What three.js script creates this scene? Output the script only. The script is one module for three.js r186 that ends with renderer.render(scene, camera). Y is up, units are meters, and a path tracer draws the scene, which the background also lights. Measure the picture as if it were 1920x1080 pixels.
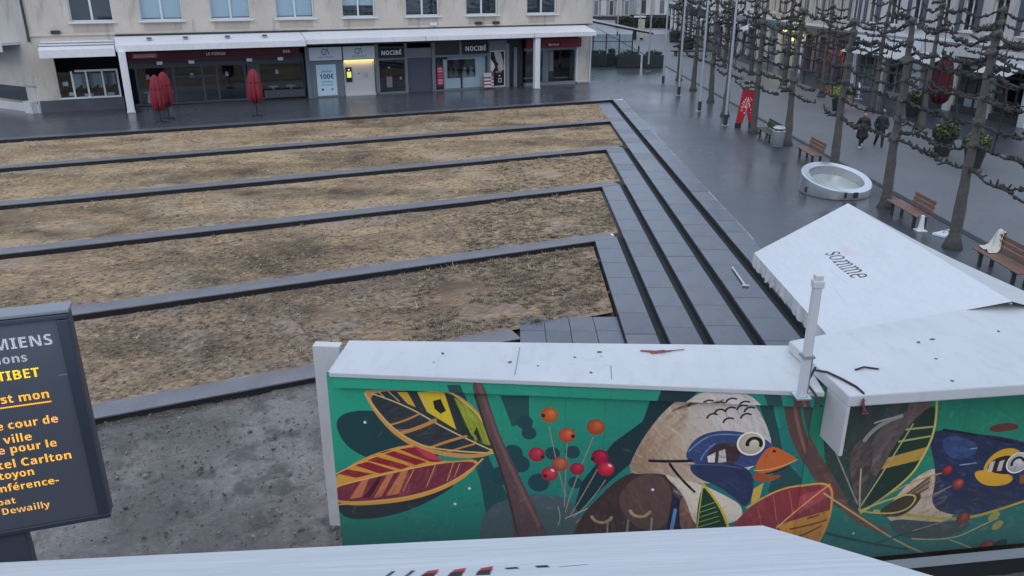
import * as THREE from 'three';
import { mergeGeometries, toCreasedNormals } from 'three/addons/utils/BufferGeometryUtils.js';
import { RoundedBoxGeometry } from 'three/addons/geometries/RoundedBoxGeometry.js';
import { MarchingCubes } from 'three/addons/objects/MarchingCubes.js';

// ---------------------------------------------------------------- camera, sky, sun, exposure
const scene = new THREE.Scene();
const camera = new THREE.PerspectiveCamera(39.6, 16 / 9, 0.1, 1500);
camera.position.set(0, 7.6, 0);
camera.rotation.set(-21 * Math.PI / 180, 0, 0);
const renderer = new THREE.WebGLRenderer({ antialias: true });
renderer.toneMapping = THREE.LinearToneMapping;
renderer.toneMappingExposure = 1.15;
renderer.shadowMap.enabled = true;
{ // overcast evening sky: soft grey-blue cloud, a little brighter overhead
  const W = 128, H = 64, d = new Float32Array(W * H * 4);
  for (let j = 0; j < H; j++) for (let i = 0; i < W; i++) {
    const el = Math.max(0, Math.sin((j + 0.5 - H / 2) / H * Math.PI)), a = i / W * Math.PI * 2;
    const cl = 0.06 * Math.sin(a * 3 + el * 5) + 0.04 * Math.sin(a * 7 - el * 9);
    const b = (0.84 + 0.22 * el) * (1 + cl);
    d.set([0.71 * b, 0.86 * b, 1.1 * b, 1], (j * W + i) * 4);
  }
  const sky = new THREE.DataTexture(d, W, H, THREE.RGBAFormat, THREE.FloatType);
  sky.mapping = THREE.EquirectangularReflectionMapping; sky.magFilter = THREE.LinearFilter; sky.needsUpdate = true;
  scene.background = sky; scene.environment = sky;
}
const sun = new THREE.DirectionalLight(0xfff3e4, 0.5);
sun.position.set(-25, 60, 30); sun.castShadow = true; sun.shadow.radius = 40;
sun.shadow.mapSize.set(2048, 2048);
Object.assign(sun.shadow.camera, { left: -80, right: 80, top: 80, bottom: -80, near: 1, far: 260 });
sun.target.position.set(0, 0, -40); scene.add(sun, sun.target);

// ---------------------------------------------------------------- helpers
let seed = 7;
const rnd = () => { seed = (seed + 0x6d2b79f5) | 0; let t = Math.imul(seed ^ (seed >>> 15), 1 | seed); t = (t + Math.imul(t ^ (t >>> 7), 61 | t)) ^ t; return ((t ^ (t >>> 14)) >>> 0) / 4294967296; };
const rr = (a, b) => a + (b - a) * rnd();
const V = (x, y, z) => new THREE.Vector3(x, y, z);
const used = {};
function numbered(name) { const b = name.replace(/_\d{3}$/, ''); const n = used[b] = (used[b] ?? -1) + 1; return n ? b + '_' + String(n).padStart(3, '0') : b; }
function shade(o) { o.traverse((c) => { if (c.isMesh) { c.castShadow = true; c.receiveShadow = true; } }); return o; }
function thing(name, label, category, pos = [0, 0, 0], turn = 0, group) {
  const o = new THREE.Group(); o.name = numbered(name); o.position.set(...pos); o.rotation.y = turn;
  o.userData = { label, category }; if (group) o.userData.group = group;
  scene.add(o); return o;
}
function struct(name, geo, mat, label) {
  const m = new THREE.Mesh(geo, mat); m.name = numbered(name); m.userData = { kind: 'structure' };
  if (label) m.userData.label = label;
  m.castShadow = m.receiveShadow = true; scene.add(m); return m;
}
function single(name, label, category, geo, mat, group) {
  const m = new THREE.Mesh(geo, mat); m.name = numbered(name); m.userData = { label, category }; if (group) m.userData.group = group;
  m.castShadow = m.receiveShadow = true; scene.add(m); return m;
}
function part(parent, name, geo, mat, pos, rot) {
  const m = new THREE.Mesh(geo, mat); m.name = name; m.castShadow = m.receiveShadow = true;
  if (pos) m.position.set(...pos); if (rot) m.rotation.set(...rot);
  parent.add(m); return m;
}
function copy(o, label, pos, turn, group) {
  const c = o.clone(); c.name = numbered(o.name); c.userData = { ...o.userData, label }; if (group) c.userData.group = group;
  if (pos) c.position.set(...pos); if (turn !== undefined) c.rotation.y = turn; scene.add(c); return c;
}
function metreUV(g) { // uv in metres from the dominant normal of each face corner
  const p = g.attributes.position, n = g.attributes.normal, uv = new Float32Array(p.count * 2);
  for (let i = 0; i < p.count; i++) {
    const ax = Math.abs(n.getX(i)), ay = Math.abs(n.getY(i)), az = Math.abs(n.getZ(i));
    if (ay >= ax && ay >= az) uv.set([p.getX(i), p.getZ(i)], i * 2); else if (ax >= az) uv.set([p.getZ(i), p.getY(i)], i * 2); else uv.set([p.getX(i), p.getY(i)], i * 2);
  }
  g.setAttribute('uv', new THREE.BufferAttribute(uv, 2)); return g;
}
const box = (w, h, d, x = 0, y = 0, z = 0) => metreUV(new THREE.BoxGeometry(w, h, d).translate(x, y, z));
const span = (x0, x1, y0, y1, z0, z1) => box(Math.abs(x1 - x0), Math.abs(y1 - y0), Math.abs(z1 - z0), (x0 + x1) / 2, (y0 + y1) / 2, (z0 + z1) / 2);
const rbox = (w, h, d, r, x = 0, y = 0, z = 0) => metreUV(new RoundedBoxGeometry(w, h, d, 2, r).translate(x, y, z));
const cyl = (r0, r1, h, n = 12, x = 0, y = 0, z = 0) => new THREE.CylinderGeometry(r0, r1, h, n).translate(x, y + h / 2, z);
const merge = (list) => mergeGeometries(list.map((g) => { const q = g.index ? g.toNonIndexed() : g; for (const k of Object.keys(q.attributes)) if (!['position', 'normal', 'uv', 'color'].includes(k)) q.deleteAttribute(k); return q; }));
function quad(a, b, c, d, uv = [0, 0, 1, 0, 1, 1, 0, 1]) {
  const g = new THREE.BufferGeometry();
  g.setAttribute('position', new THREE.BufferAttribute(new Float32Array([...a, ...b, ...c, ...d]), 3));
  g.setAttribute('uv', new THREE.BufferAttribute(new Float32Array(uv), 2)); g.setIndex([0, 1, 2, 0, 2, 3]); g.computeVertexNormals(); return g;
}
function tube(pts, radii, n = 7, bump = 0) {
  const P = [], U = [], I = [], m = pts.length; const up = V(0.13, 0.9, 0.31).normalize();
  for (let i = 0; i < m; i++) {
    const t = pts[Math.min(m - 1, i + 1)].clone().sub(pts[Math.max(0, i - 1)]).normalize();
    const ref = Math.abs(t.dot(up)) > 0.95 ? V(1, 0, 0) : up; const a = V().crossVectors(t, ref).normalize(), b = V().crossVectors(t, a);
    for (let j = 0; j <= n; j++) {
      const th = (j % n) / n * Math.PI * 2, k = radii[i] * (1 + bump * Math.sin(j % n * 2.4 + i * 1.7));
      P.push(pts[i].x + (a.x * Math.cos(th) + b.x * Math.sin(th)) * k, pts[i].y + (a.y * Math.cos(th) + b.y * Math.sin(th)) * k, pts[i].z + (a.z * Math.cos(th) + b.z * Math.sin(th)) * k);
      U.push(j / n, i * 0.3);
    }
  }
  for (let i = 0; i < m - 1; i++) for (let j = 0; j < n; j++) { const a = i * (n + 1) + j, b = a + n + 1; I.push(a, a + 1, b, b, a + 1, b + 1); }
  const c0 = P.length / 3; P.push(...pts[0].toArray(), ...pts[m - 1].toArray()); U.push(0, 0, 0, 0);
  for (let j = 0; j < n; j++) { I.push(c0, j + 1, j); const e = (m - 1) * (n + 1); I.push(c0 + 1, e + j, e + j + 1); }
  const g = new THREE.BufferGeometry(); g.setAttribute('position', new THREE.Float32BufferAttribute(P, 3)); g.setAttribute('uv', new THREE.Float32BufferAttribute(U, 2)); g.setIndex(I); g.computeVertexNormals(); return g;
}
// ---- noise and textures
const hash = (x, y, s) => { let h = Math.imul(x, 374761393) ^ Math.imul(y, 668265263) ^ Math.imul(s, 2147483647 - 58); h = Math.imul(h ^ (h >>> 13), 1274126177); return ((h ^ (h >>> 16)) >>> 0) / 4294967296; };
function vnoise(x, y, px, py, s) { // periodic value noise
  const xi = Math.floor(x), yi = Math.floor(y), fx = x - xi, fy = y - yi, w = (t) => t * t * (3 - 2 * t), m = (a, n) => ((a % n) + n) % n;
  const h = (i, j) => hash(m(xi + i, px), m(yi + j, py), s), u = w(fx), v = w(fy);
  return (h(0, 0) * (1 - u) + h(1, 0) * u) * (1 - v) + (h(0, 1) * (1 - u) + h(1, 1) * u) * v;
}
function fbm(u, v, f, oct, s, ax = 1, ay = 1) { let a = 0, k = 0.5, t = 0; for (let o = 0; o < oct; o++) { a += k * vnoise(u * f * ax, v * f * ay, f * ax, f * ay, s + o * 17); t += k; k *= 0.55; f *= 2; } return a / t; }
const toS = (c) => Math.round(255 * Math.min(1, Math.max(0, c <= 0.0031308 ? c * 12.92 : 1.055 * Math.pow(c, 1 / 2.4) - 0.055)));
function texture(n, metres, fn, srgb = true) {
  const d = new Uint8Array(n * n * 4);
  for (let j = 0; j < n; j++) for (let i = 0; i < n; i++) { const c = fn(i / n, j / n); d.set(srgb ? [toS(c[0]), toS(c[1]), toS(c[2]), 255] : [c * 255, c * 255, c * 255, 255], (j * n + i) * 4); }
  const t = new THREE.DataTexture(d, n, n); t.wrapS = t.wrapT = THREE.RepeatWrapping; t.magFilter = THREE.LinearFilter; t.minFilter = THREE.LinearMipmapLinearFilter; t.generateMipmaps = true;
  if (srgb) t.colorSpace = THREE.SRGBColorSpace; t.repeat.set(1 / metres, 1 / metres); t.needsUpdate = true; return t;
}
const mix = (a, b, t) => a.map((x, i) => x + (b[i] - x) * t), ss = (a, b, x) => { const t = Math.min(1, Math.max(0, (x - a) / (b - a))); return t * t * (3 - 2 * t); };
const std = (o) => new THREE.MeshStandardMaterial(o);
const lin = (r, g, b) => new THREE.Color().setRGB(r, g, b);
function art(w, h, draw) { const c = document.createElement('canvas'); c.width = w; c.height = h; draw(c.getContext('2d'), w, h); const t = new THREE.CanvasTexture(c); t.colorSpace = THREE.SRGBColorSpace; t.anisotropy = 8; return t; }
function printed(w, h, draw, o = {}) { return std({ map: art(w, h, draw), roughness: 0.6, ...o }); }
// a flat print: plane of size w x h facing +z
const plane = (w, h) => new THREE.PlaneGeometry(w, h);

const wetPave = texture(1024, 9, (u, v) => {
  const b = fbm(u, v, 4, 5, 3), f = fbm(u, v, 64, 2, 9), sx = u * 15, row = Math.floor(v * 10), sy = v * 10, ox = row % 2 ? 0.5 : 0;
  const slab = hash(Math.floor(sx + ox) % 15, row, 5), e = Math.min(((sx + ox) % 1) * 0.6, (1 - (sx + ox) % 1) * 0.6, (sy % 1) * 0.9, (1 - sy % 1) * 0.9), j = 1 - ss(0.006, 0.02, e);
  const k = (0.82 + 0.22 * b) * (0.92 + 0.16 * f) * (0.96 + 0.08 * slab) * (1 - 0.3 * j); return [0.068 * k, 0.073 * k, 0.083 * k];
});
const wetRough = texture(512, 23, (u, v) => 0.2 + 0.24 * ss(0.2, 0.8, fbm(u, v, 4, 3, 31)) + 0.05 * fbm(u, v, 40, 3, 33), false);
const paveBump = texture(512, 4, (u, v) => 0.5 * fbm(u, v, 20, 4, 41) + 0.4 * fbm(u, v, 4, 3, 42), false);
const streetTex = texture(1024, 11, (u, v) => { const b = fbm(u, v, 4, 5, 51), f = fbm(u, v, 80, 2, 53), k = (0.8 + 0.3 * b) * (0.9 + 0.2 * f); return [0.135 * k, 0.135 * k, 0.142 * k]; });
const graniteTex = texture(512, 2.3, (u, v) => { const b = fbm(u, v, 3, 5, 61), f = fbm(u, v, 90, 2, 63), k = (0.66 + 0.5 * b) * (0.84 + 0.32 * f); return [0.094 * k, 0.099 * k, 0.114 * k]; });
const lawnTex = texture(1024, 12.7, (u, v) => {
  const a = fbm(u, v, 5, 5, 71, 1, 2), b = fbm(u, v, 24, 4, 73, 1, 3), f = fbm(u, v, 110, 3, 75, 1, 2), g = fbm(u, v, 5, 4, 77);
  let c = mix([0.19, 0.132, 0.078], [0.335, 0.243, 0.14], ss(0.3, 0.68, 0.55 * a + 0.45 * f)); c = mix(c, [0.15, 0.115, 0.085], 0.7 * ss(0.52, 0.72, b)); c = mix(c, [0.28, 0.23, 0.17], 0.55 * ss(0.5, 0.72, g));
  return c.map((x) => x * (0.74 + 0.5 * f));
});
const lawnBump = texture(512, 3.1, (u, v) => 0.55 * fbm(u, v, 22, 4, 81, 1, 2) + 0.45 * fbm(u, v, 6, 3, 83), false);
const mudTex = texture(1024, 6.3, (u, v) => { const a = fbm(u, v, 4, 5, 91), b = fbm(u, v, 13, 4, 93), f = fbm(u, v, 90, 2, 95); let c = mix([0.125, 0.108, 0.094], [0.235, 0.208, 0.188], ss(0.3, 0.7, a)); c = mix(c, [0.07, 0.06, 0.05], 0.75 * ss(0.5, 0.72, b)); const g = fbm(u, v, 160, 2, 97); return c.map((x) => x * (0.7 + 0.35 * f + 0.3 * ss(0.6, 0.8, g))); });
const stoneTex = texture(512, 5, (u, v) => { const a = fbm(u, v, 4, 5, 101), d = fbm(u, v, 3, 4, 103, 4, 1), f = fbm(u, v, 80, 2, 107); const k = (0.82 + 0.26 * a) * (0.95 + 0.1 * f) * (1 - 0.22 * ss(0.55, 0.8, d)); return [0.6 * k, 0.53 * k, 0.455 * k]; });
const barkTex = texture(256, 0.6, (u, v) => { const a = fbm(u, v, 6, 4, 111, 2, 1), f = fbm(u, v, 20, 3, 113); const k = 0.5 + 0.7 * a * (0.6 + 0.6 * f); return [0.105 * k, 0.098 * k, 0.09 * k]; });
const foldBump = texture(512, 1, (u, v) => { const a = fbm(u, v, 4, 3, 151, 1, 1), b = Math.abs(fbm(u, v, 6, 4, 153, 1, 2) - 0.5) * 2; return 0.7 * a + 0.3 * (1 - b); }, false);
const clothBump = texture(512, 1.6, (u, v) => 0.7 * fbm(u, v, 4, 4, 121, 1, 3) + 0.3 * fbm(u, v, 12, 3, 123), false);
const grime = texture(512, 4, (u, v) => { const a = fbm(u, v, 4, 5, 131), f = ss(0.62, 0.8, fbm(u, v, 24, 3, 133)); const st = fbm(u, v, 6, 4, 137, 4, 1); const k = (0.9 + 0.13 * a) * (1 - 0.06 * f) * (1 - 0.05 * ss(0.5, 0.8, st)); return [k, k * 0.995, k * 0.98]; });

const M = {
  pave: std({ map: wetPave, roughnessMap: wetRough, roughness: 1, bumpMap: paveBump, bumpScale: 0.006 }),
  street: std({ map: streetTex, roughness: 0.55, bumpMap: paveBump, bumpScale: 0.005 }),
  road: std({ map: wetPave, color: lin(0.72, 0.72, 0.78), roughnessMap: wetRough, roughness: 1.1 }),
  drain: std({ color: lin(0.018, 0.018, 0.02), roughness: 0.7 }),
  granite: std({ map: graniteTex, color: lin(1.25, 1.25, 1.32), roughness: 0.3, bumpMap: paveBump, bumpScale: 0.003 }),
  graniteB: std({ map: graniteTex, color: lin(1.08, 1.08, 1.14), roughness: 0.26 }),
  graniteD: std({ map: graniteTex, color: lin(0.85, 0.85, 0.92), roughness: 0.22, bumpMap: paveBump, bumpScale: 0.004 }),
  graniteE: std({ map: graniteTex, color: lin(1.6, 1.5, 1.46), roughness: 0.42, bumpMap: paveBump, bumpScale: 0.004 }),
  graniteC: std({ map: graniteTex, color: lin(1.4, 1.38, 1.4), roughness: 0.38 }),
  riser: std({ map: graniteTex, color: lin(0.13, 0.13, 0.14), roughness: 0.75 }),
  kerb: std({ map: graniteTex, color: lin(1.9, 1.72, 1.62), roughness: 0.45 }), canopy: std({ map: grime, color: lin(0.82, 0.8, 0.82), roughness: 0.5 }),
  lawn: std({ map: lawnTex, roughness: 0.96, bumpMap: lawnBump, bumpScale: 0.05 }),
  mud: std({ map: mudTex, color: lin(0.92, 0.9, 0.9), roughness: 0.42, bumpMap: lawnBump, bumpScale: 0.035 }),
  tuft: std({ color: 0xffffff, roughness: 0.95, side: THREE.DoubleSide }),
  stone: std({ map: stoneTex, roughness: 0.92 }), plinth: std({ map: graniteTex, color: lin(0.85, 0.85, 0.9), roughness: 0.5 }),
  white: std({ map: grime, color: lin(0.56, 0.56, 0.575), roughness: 0.5 }), whiteWall: std({ map: grime, color: lin(0.58, 0.575, 0.59), roughness: 0.42 }),
  cloth: std({ map: grime, color: lin(0.55, 0.55, 0.56), roughness: 0.62, bumpMap: clothBump, bumpScale: 0.03, side: THREE.DoubleSide }),
  glass: new THREE.MeshPhysicalMaterial({ color: lin(0.85, 0.9, 0.92), transmission: 1, thickness: 0, roughness: 0.03, ior: 1.5 }),
  darkRoom: std({ color: lin(0.014, 0.016, 0.02), roughness: 0.9 }),
  frame: std({ color: lin(0.16, 0.18, 0.2), roughness: 0.45 }), frameDark: std({ color: lin(0.03, 0.034, 0.04), roughness: 0.5 }), frameWhite: std({ color: lin(0.66, 0.68, 0.7), roughness: 0.5 }),
  blackBoard: std({ color: lin(0.012, 0.014, 0.018), roughness: 0.4 }), steel: std({ color: lin(0.5, 0.52, 0.55), roughness: 0.38, metalness: 0.6 }),
  red: std({ map: grime, color: lin(0.24, 0.016, 0.03), roughness: 0.7, bumpMap: clothBump, bumpScale: 0.02 }), redSign: std({ color: lin(0.2, 0.012, 0.028), roughness: 0.5 }), maroon: std({ color: lin(0.09, 0.008, 0.018), roughness: 0.6 }),
  black: std({ color: lin(0.012, 0.012, 0.014), roughness: 0.6 }), grey: std({ color: lin(0.22, 0.23, 0.25), roughness: 0.5 }), blueGrey: std({ color: lin(0.07, 0.08, 0.11), roughness: 0.5 }),
  bark: std({ map: barkTex, roughness: 0.95, bumpMap: clothBump, bumpScale: 0.02 }), limb: std({ map: barkTex, color: lin(0.46, 0.46, 0.46), roughness: 0.95 }),
  wood: std({ map: texture(256, 1, (u, v) => { const k = 0.7 + 0.5 * fbm(u, v, 4, 4, 141, 1, 8); return [0.2 * k, 0.105 * k, 0.075 * k]; }), roughness: 0.55 }),
  woodDark: std({ color: lin(0.055, 0.052, 0.04), roughness: 0.6 }), pot: std({ color: lin(0.02, 0.022, 0.026), roughness: 0.5 }),
  leaf: std({ color: 0xffffff, roughness: 0.8, side: THREE.DoubleSide }), skin: std({ color: lin(0.45, 0.28, 0.2), roughness: 0.6 }),
};

// ---------------------------------------------------------------- ground, walkway, street, sunken terraces
const STEP = 0.15, AX = Math.cos(24.1 * Math.PI / 180), AZ = -Math.sin(24.1 * Math.PI / 180);   // terrace fronts run along (AX, AZ)
const COR = [[6.9, -55.8], [5.8, -47.75], [4.73, -40.0], [3.77, -32.85], [2.8, -25.8], [1.6, -18.85]];   // corner of each riser
const LEFT = -50, NEAR = -11.4, EDGE = 7.62;
const onLine = (k, x) => [x, COR[k][1] + (x - COR[k][0]) / AX * AZ];
{
  const s = new THREE.Shape([[-500, 60], [500, 60], [500, -700], [-500, -700]].map(([x, z]) => new THREE.Vector2(x, -z)));
  const far = onLine(0, LEFT);
  s.holes.push(new THREE.Path([[EDGE, COR[0][1] - (EDGE - 6.9) * 0.445], far, [LEFT, -2.5], [14, -2.5], [14, -10.7], [EDGE, -10.7]].map(([x, z]) => new THREE.Vector2(x, -z))));
  struct('ground', new THREE.ShapeGeometry(s).rotateX(-Math.PI / 2), M.pave, 'dark wet stone paving of the square');
  struct('street', new THREE.PlaneGeometry(8.2, 136).rotateX(-Math.PI / 2).translate(18.9, 0.005, -78).toNonIndexed(), M.street, 'grey shopping street beside the row of trees');
  struct('road', quad([23, 0.005, -146], [23, 0.005, -8], [40, 0.005, -8], [40, 0.005, -146], [0, 0, 138, 0, 138, 17, 0, 17]), M.road, 'dark strip of paving along the shops');
  metreUV(scene.children.find((o) => o.name === 'street').geometry);
  struct('drain', merge([span(14.52, 14.74, -0.05, 0.012, -146, -12)]), M.drain, 'dark drain line between walkway and street');
  struct('plaza', quad([-8, 0.006, -175], [-8, 0.006, -128], [26, 0.006, -128], [26, 0.006, -175], [0, 0, 47, 0, 47, 34, 0, 34]), std({ map: streetTex, color: lin(1.9, 1.95, 2.05), roughness: 0.4 }), 'pale paving far down the street');
  struct('pavement', quad([-60, 0.006, -80], [-60, 0.006, -52], [-31.2, 0.006, -53.6], [-34.5, 0.006, -80], [0, 0, 28, 0, 26, 28, 0, 28]), std({ map: streetTex, color: lin(2.3, 1.75, 1.2), roughness: 0.6 }), 'paving of the side street beyond the shops, orange window light painted in');  // orange light from the shop window is painted into this sheet's colour
}
// risers, kerbs, lawns
const slabGeo = [0, 1, 2].map((k) => metreUV(new RoundedBoxGeometry(1, 0.05, 1, 1, 0.006)));
const slabMats = [M.granite, M.granite, M.graniteB, M.graniteC, M.graniteD, M.graniteB, M.graniteE, M.granite];
const RISER_GAP = 0.17;  // gap added along each riser foot, showing the dark base as a band
function slabs(parent, x0, x1, z0, z1, top, len, name = 'paving_slab', nx = 1) {
  const n = Math.round((z1 - z0) / len), l = (z1 - z0) / n, w = (x1 - x0) / nx;
  for (let i = 0; i < n; i++) for (let j = 0; j < nx; j++) {
    const m = part(parent, name, slabGeo[(i + j) % 3], slabMats[Math.floor(rnd() * 8)], [x0 + w * (j + 0.5), top - 0.025 + rr(-0.005, 0.004), z0 + l * (i + 0.5)], [rr(-0.002, 0.002), 0, rr(-0.003, 0.003)]);
    m.scale.set(w - 0.014, 1, l - 0.014);
  }
}
{
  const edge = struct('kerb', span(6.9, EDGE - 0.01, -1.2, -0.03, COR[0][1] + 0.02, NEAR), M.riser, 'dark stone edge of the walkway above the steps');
  slabs(edge, 6.9, EDGE, COR[0][1], NEAR, 0.004, 1.35, 'kerb_stone');
  for (let k = 1; k <= 5; k++) {
    const x0 = COR[k][0], x1 = COR[k - 1][0] - 0.004, y = -k * STEP, z0 = k > 1 ? COR[k][1] - 0.5 : COR[k - 1][1] + 0.02, zn = k === 5 ? -18.2 : NEAR;
    if (k === 5) { // lowest landing
      const st = struct('landing', span(0.2, x1, -1.2, y - 0.03, -18.9, NEAR), M.riser, 'paved landing at the foot of the steps');
      slabs(st, 0.2, x1, -19.6, NEAR, y + 0.006, 0.92, 'paving_slab', 4);
      continue;
    }
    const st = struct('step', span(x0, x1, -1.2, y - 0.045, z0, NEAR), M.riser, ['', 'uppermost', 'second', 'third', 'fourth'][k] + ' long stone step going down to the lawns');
    slabs(st, x0, x1 - RISER_GAP, z0, NEAR, y, 1.35);
  }
}
const along = (k, x0, x1, w, y0, y1, push = 0) => { // a box whose front face follows riser line k
  const [ax, az] = onLine(k, x0), [bx, bz] = onLine(k, x1), L = Math.hypot(bx - ax, bz - az);
  return box(L, y1 - y0, w, L / 2, (y0 + y1) / 2, -w / 2 + push).rotateY(24.1 * Math.PI / 180).translate(ax, 0, az);
};
const lawnMats = [1.36, 1.22, 1.06].map((t, i) => std({ map: lawnTex, vertexColors: true, color: lin(t, t * 0.95, t * (0.85 + 0.05 * i)), roughness: 0.96, bumpMap: lawnBump, bumpScale: 0.05 }));
const word = ['top', 'second', 'third', 'fourth', 'fifth', 'lowest'];
for (let k = 0; k < 6; k++) {
  const y = -k * STEP, xr = k === 5 ? 0.22 : k ? COR[k - 1][0] - 0.18 : COR[k][0] + 0.02;
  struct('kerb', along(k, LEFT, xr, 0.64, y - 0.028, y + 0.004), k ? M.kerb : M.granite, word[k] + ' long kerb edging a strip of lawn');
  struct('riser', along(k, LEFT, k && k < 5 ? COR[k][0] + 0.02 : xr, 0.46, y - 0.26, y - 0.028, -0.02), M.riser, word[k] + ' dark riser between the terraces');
  if (k === 5) break;
  // the lawn between riser k and kerb k + 1
  const xa = COR[k + 1][0], X0 = -42, nu = 300, nv = k > 2 ? 46 : 34, P = [], U = [], I = [], C = [];
  const xe = k ? COR[k][0] - 0.06 : xa;
  for (let j = 0; j <= nv; j++) for (let i = 0; i <= nu; i++) {
    const x = X0 + (xe - X0) * i / nu, b = onLine(k, x)[1], f = onLine(k + 1, x)[1] - 0.66, v = j / nv, z = b + (f - b) * v;
    const wob = 0;
    const h = 0.05 * (fbm(x * 0.05 + 3, z * 0.05 + 9, 8, 4, 200 + k) - 0.45) + 0.05 * Math.max(0, fbm(x * 0.05, z * 0.05, 40, 2, 220) - 0.5) - (j === 0 || j === nv ? 0.03 : 0);
    P.push(x, -(k + 1) * STEP - 0.012 + h - wob * 0.05, z); { const d1 = fbm(x * 0.05 + 11, z * 0.05 + 4, 5, 4, 260 + k, 1, 2), d2 = fbm(x * 0.05 + 2, z * 0.05 + 8, 22, 3, 270), e = Math.max(v < 0.1 ? 1 - v * 10 : 0, v > 0.9 ? v * 10 - 9 : 0); let q = 1 - 0.42 * ss(0.48, 0.66, d1) * (0.6 + 0.8 * d2) - 0.2 * ss(0.55, 0.7, d2); const w = 0.5 * e * ss(0.35, 0.6, d1 + 0.2 * d2); C.push(q * (1 - w) + w * 0.95, q * (1 - w) * 0.97 + w * 0.98, q * (1 - w) * (1 - 0.06 * (1 - q)) + w * 1.25); } U.push(x * AX + z * AZ, -x * AZ + z * AX);
  }
  for (let j = 0; j < nv; j++) for (let i = 0; i < nu; i++) { const a = j * (nu + 1) + i, c = a + nu + 1; I.push(a, c, a + 1, a + 1, c, c + 1); }
  const g = new THREE.BufferGeometry(); g.setAttribute('position', new THREE.Float32BufferAttribute(P, 3)); g.setAttribute('uv', new THREE.Float32BufferAttribute(U, 2)); g.setIndex(I); g.computeVertexNormals();
  g.setAttribute('color', new THREE.Float32BufferAttribute(C, 3)); struct('lawn', g, [0, 0, 0, 1, 2].map((i) => lawnMats[i])[k], word[k] + ' strip of worn straw-brown lawn');
}
{ // dry tufts and clods on the lawns
  const bl = []; for (let i = 0; i < 7; i++) {
    const a = i / 7 * 6.28 + 0.3, l = 0.6 + 0.4 * ((i * 37) % 10) / 10, r = 0.09;
    bl.push(quad([Math.cos(a + 1.5) * r, 0, Math.sin(a + 1.5) * r], [Math.cos(a - 1.5) * r, 0, Math.sin(a - 1.5) * r], [Math.cos(a) * l + Math.cos(a - 1.5) * 0.02, 0.22 + 0.2 * (i % 3), Math.sin(a) * l], [Math.cos(a) * l, 0.24 + 0.2 * (i % 3), Math.sin(a) * l + 0.03]));
  }
  const N = 46000, im = new THREE.InstancedMesh(merge(bl), M.tuft, N), m = new THREE.Matrix4(), q = new THREE.Quaternion(), c = new THREE.Color(), e = new THREE.Euler();
  for (let n = 0; n < N; n++) {
    let k, x, v, z, d; for (let t = 0; t < 12; t++) {
      k = [0, 1, 2, 3, 3, 4, 4, 4][Math.floor(rnd() * 8)]; const xe = k ? COR[k][0] - 0.12 : COR[1][0] - 0.05; x = xe - Math.pow(rnd(), 1.1) * (xe + 30); v = 0.02 + 0.95 * rnd();
      const b = onLine(k, x)[1], f = onLine(k + 1, x)[1] - 0.66; z = b + (f - b) * v; d = fbm(x * 0.05 + 7, z * 0.05 + 3, 12, 4, 240); if (d + 0.25 * rnd() > 0.52) break;
    }
    const h = 0.05 * (fbm(x * 0.05 + 3, z * 0.05 + 9, 8, 4, 200 + k) - 0.45) + 0.05 * Math.max(0, fbm(x * 0.05, z * 0.05, 40, 2, 220) - 0.5), s = rr(0.04, 0.11) * (x > COR[Math.min(5, k + 1)][0] - 4.5 && k > 1 ? 1.7 : 1) * (1 + 0.8 * (rnd() < 0.06));
    m.compose(V(x, -(k + 1) * STEP - 0.014 + h, z), q.setFromEuler(e.set(rr(-0.2, 0.2), rr(0, 6.3), rr(-0.2, 0.2))), V(s, s * rr(0.35, 1), s)); im.setMatrixAt(n, m);
    const t = rnd(), k2 = rr(0.75, 1.25) * [1.2, 1.2, 1.15, 1.05, 0.9][k]; const col = t < 0.3 ? [0.135, 0.1, 0.068] : t < 0.85 ? [0.3, 0.225, 0.145] : [0.44, 0.36, 0.26]; im.setColorAt(n, c.setRGB(col[0] * k2, col[1] * k2, col[2] * k2));
  }
  im.name = 'lawn_grass'; im.userData = { label: 'dry brown and straw tufts of grass on the terraced lawns', category: 'grass', kind: 'stuff' }; im.castShadow = im.receiveShadow = true; scene.add(im);
}
{ // muddy lower ground
  const P = [], U = [], I = [], nu = 420, nv = 230, X0 = -32, X1 = 14, Z0 = -27, Z1 = -2.5;
  for (let j = 0; j <= nv; j++) for (let i = 0; i <= nu; i++) {
    const x = X0 + (X1 - X0) * i / nu, z = Z0 + (Z1 - Z0) * j / nv, f = fbm(x * 0.04, z * 0.04, 36, 3, 250);
    P.push(x, -0.905 + 0.05 * (fbm(x * 0.04, z * 0.04, 10, 4, 251) - 0.5) - 0.07 * ss(0.52, 0.72, f) * (x < 1 ? 1 : 0) + 0.3 * (fbm(x * 0.04 + 5, z * 0.04 + 2, 60, 3, 255) - 0.5) * ss(-15, -9.5, z) * ss(0, -4, x) + 0.07 * (fbm(x * 0.04 + 5, z * 0.04 + 2, 90, 2, 257) - 0.5), z); U.push(x, z);
  }
  for (let j = 0; j < nv; j++) for (let i = 0; i < nu; i++) { const a = j * (nu + 1) + i, c = a + nu + 1; I.push(a, c, a + 1, a + 1, c, c + 1); }
  const g = new THREE.BufferGeometry(); g.setAttribute('position', new THREE.Float32BufferAttribute(P, 3)); g.setAttribute('uv', new THREE.Float32BufferAttribute(U, 2)); g.setIndex(I); g.computeVertexNormals();
  struct('lower_ground', g, M.mud, 'trampled grey-brown bare ground at the lowest level');
  struct('retaining_wall', merge([span(13.8, 14, -1.2, -0.005, -10.7, -2.5), span(EDGE + 0.01, 14, -1.2, -0.005, -10.9, -10.7), span(LEFT, 14, -1.2, -0.005, -2.7, -2.5)]), M.riser);
}
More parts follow.
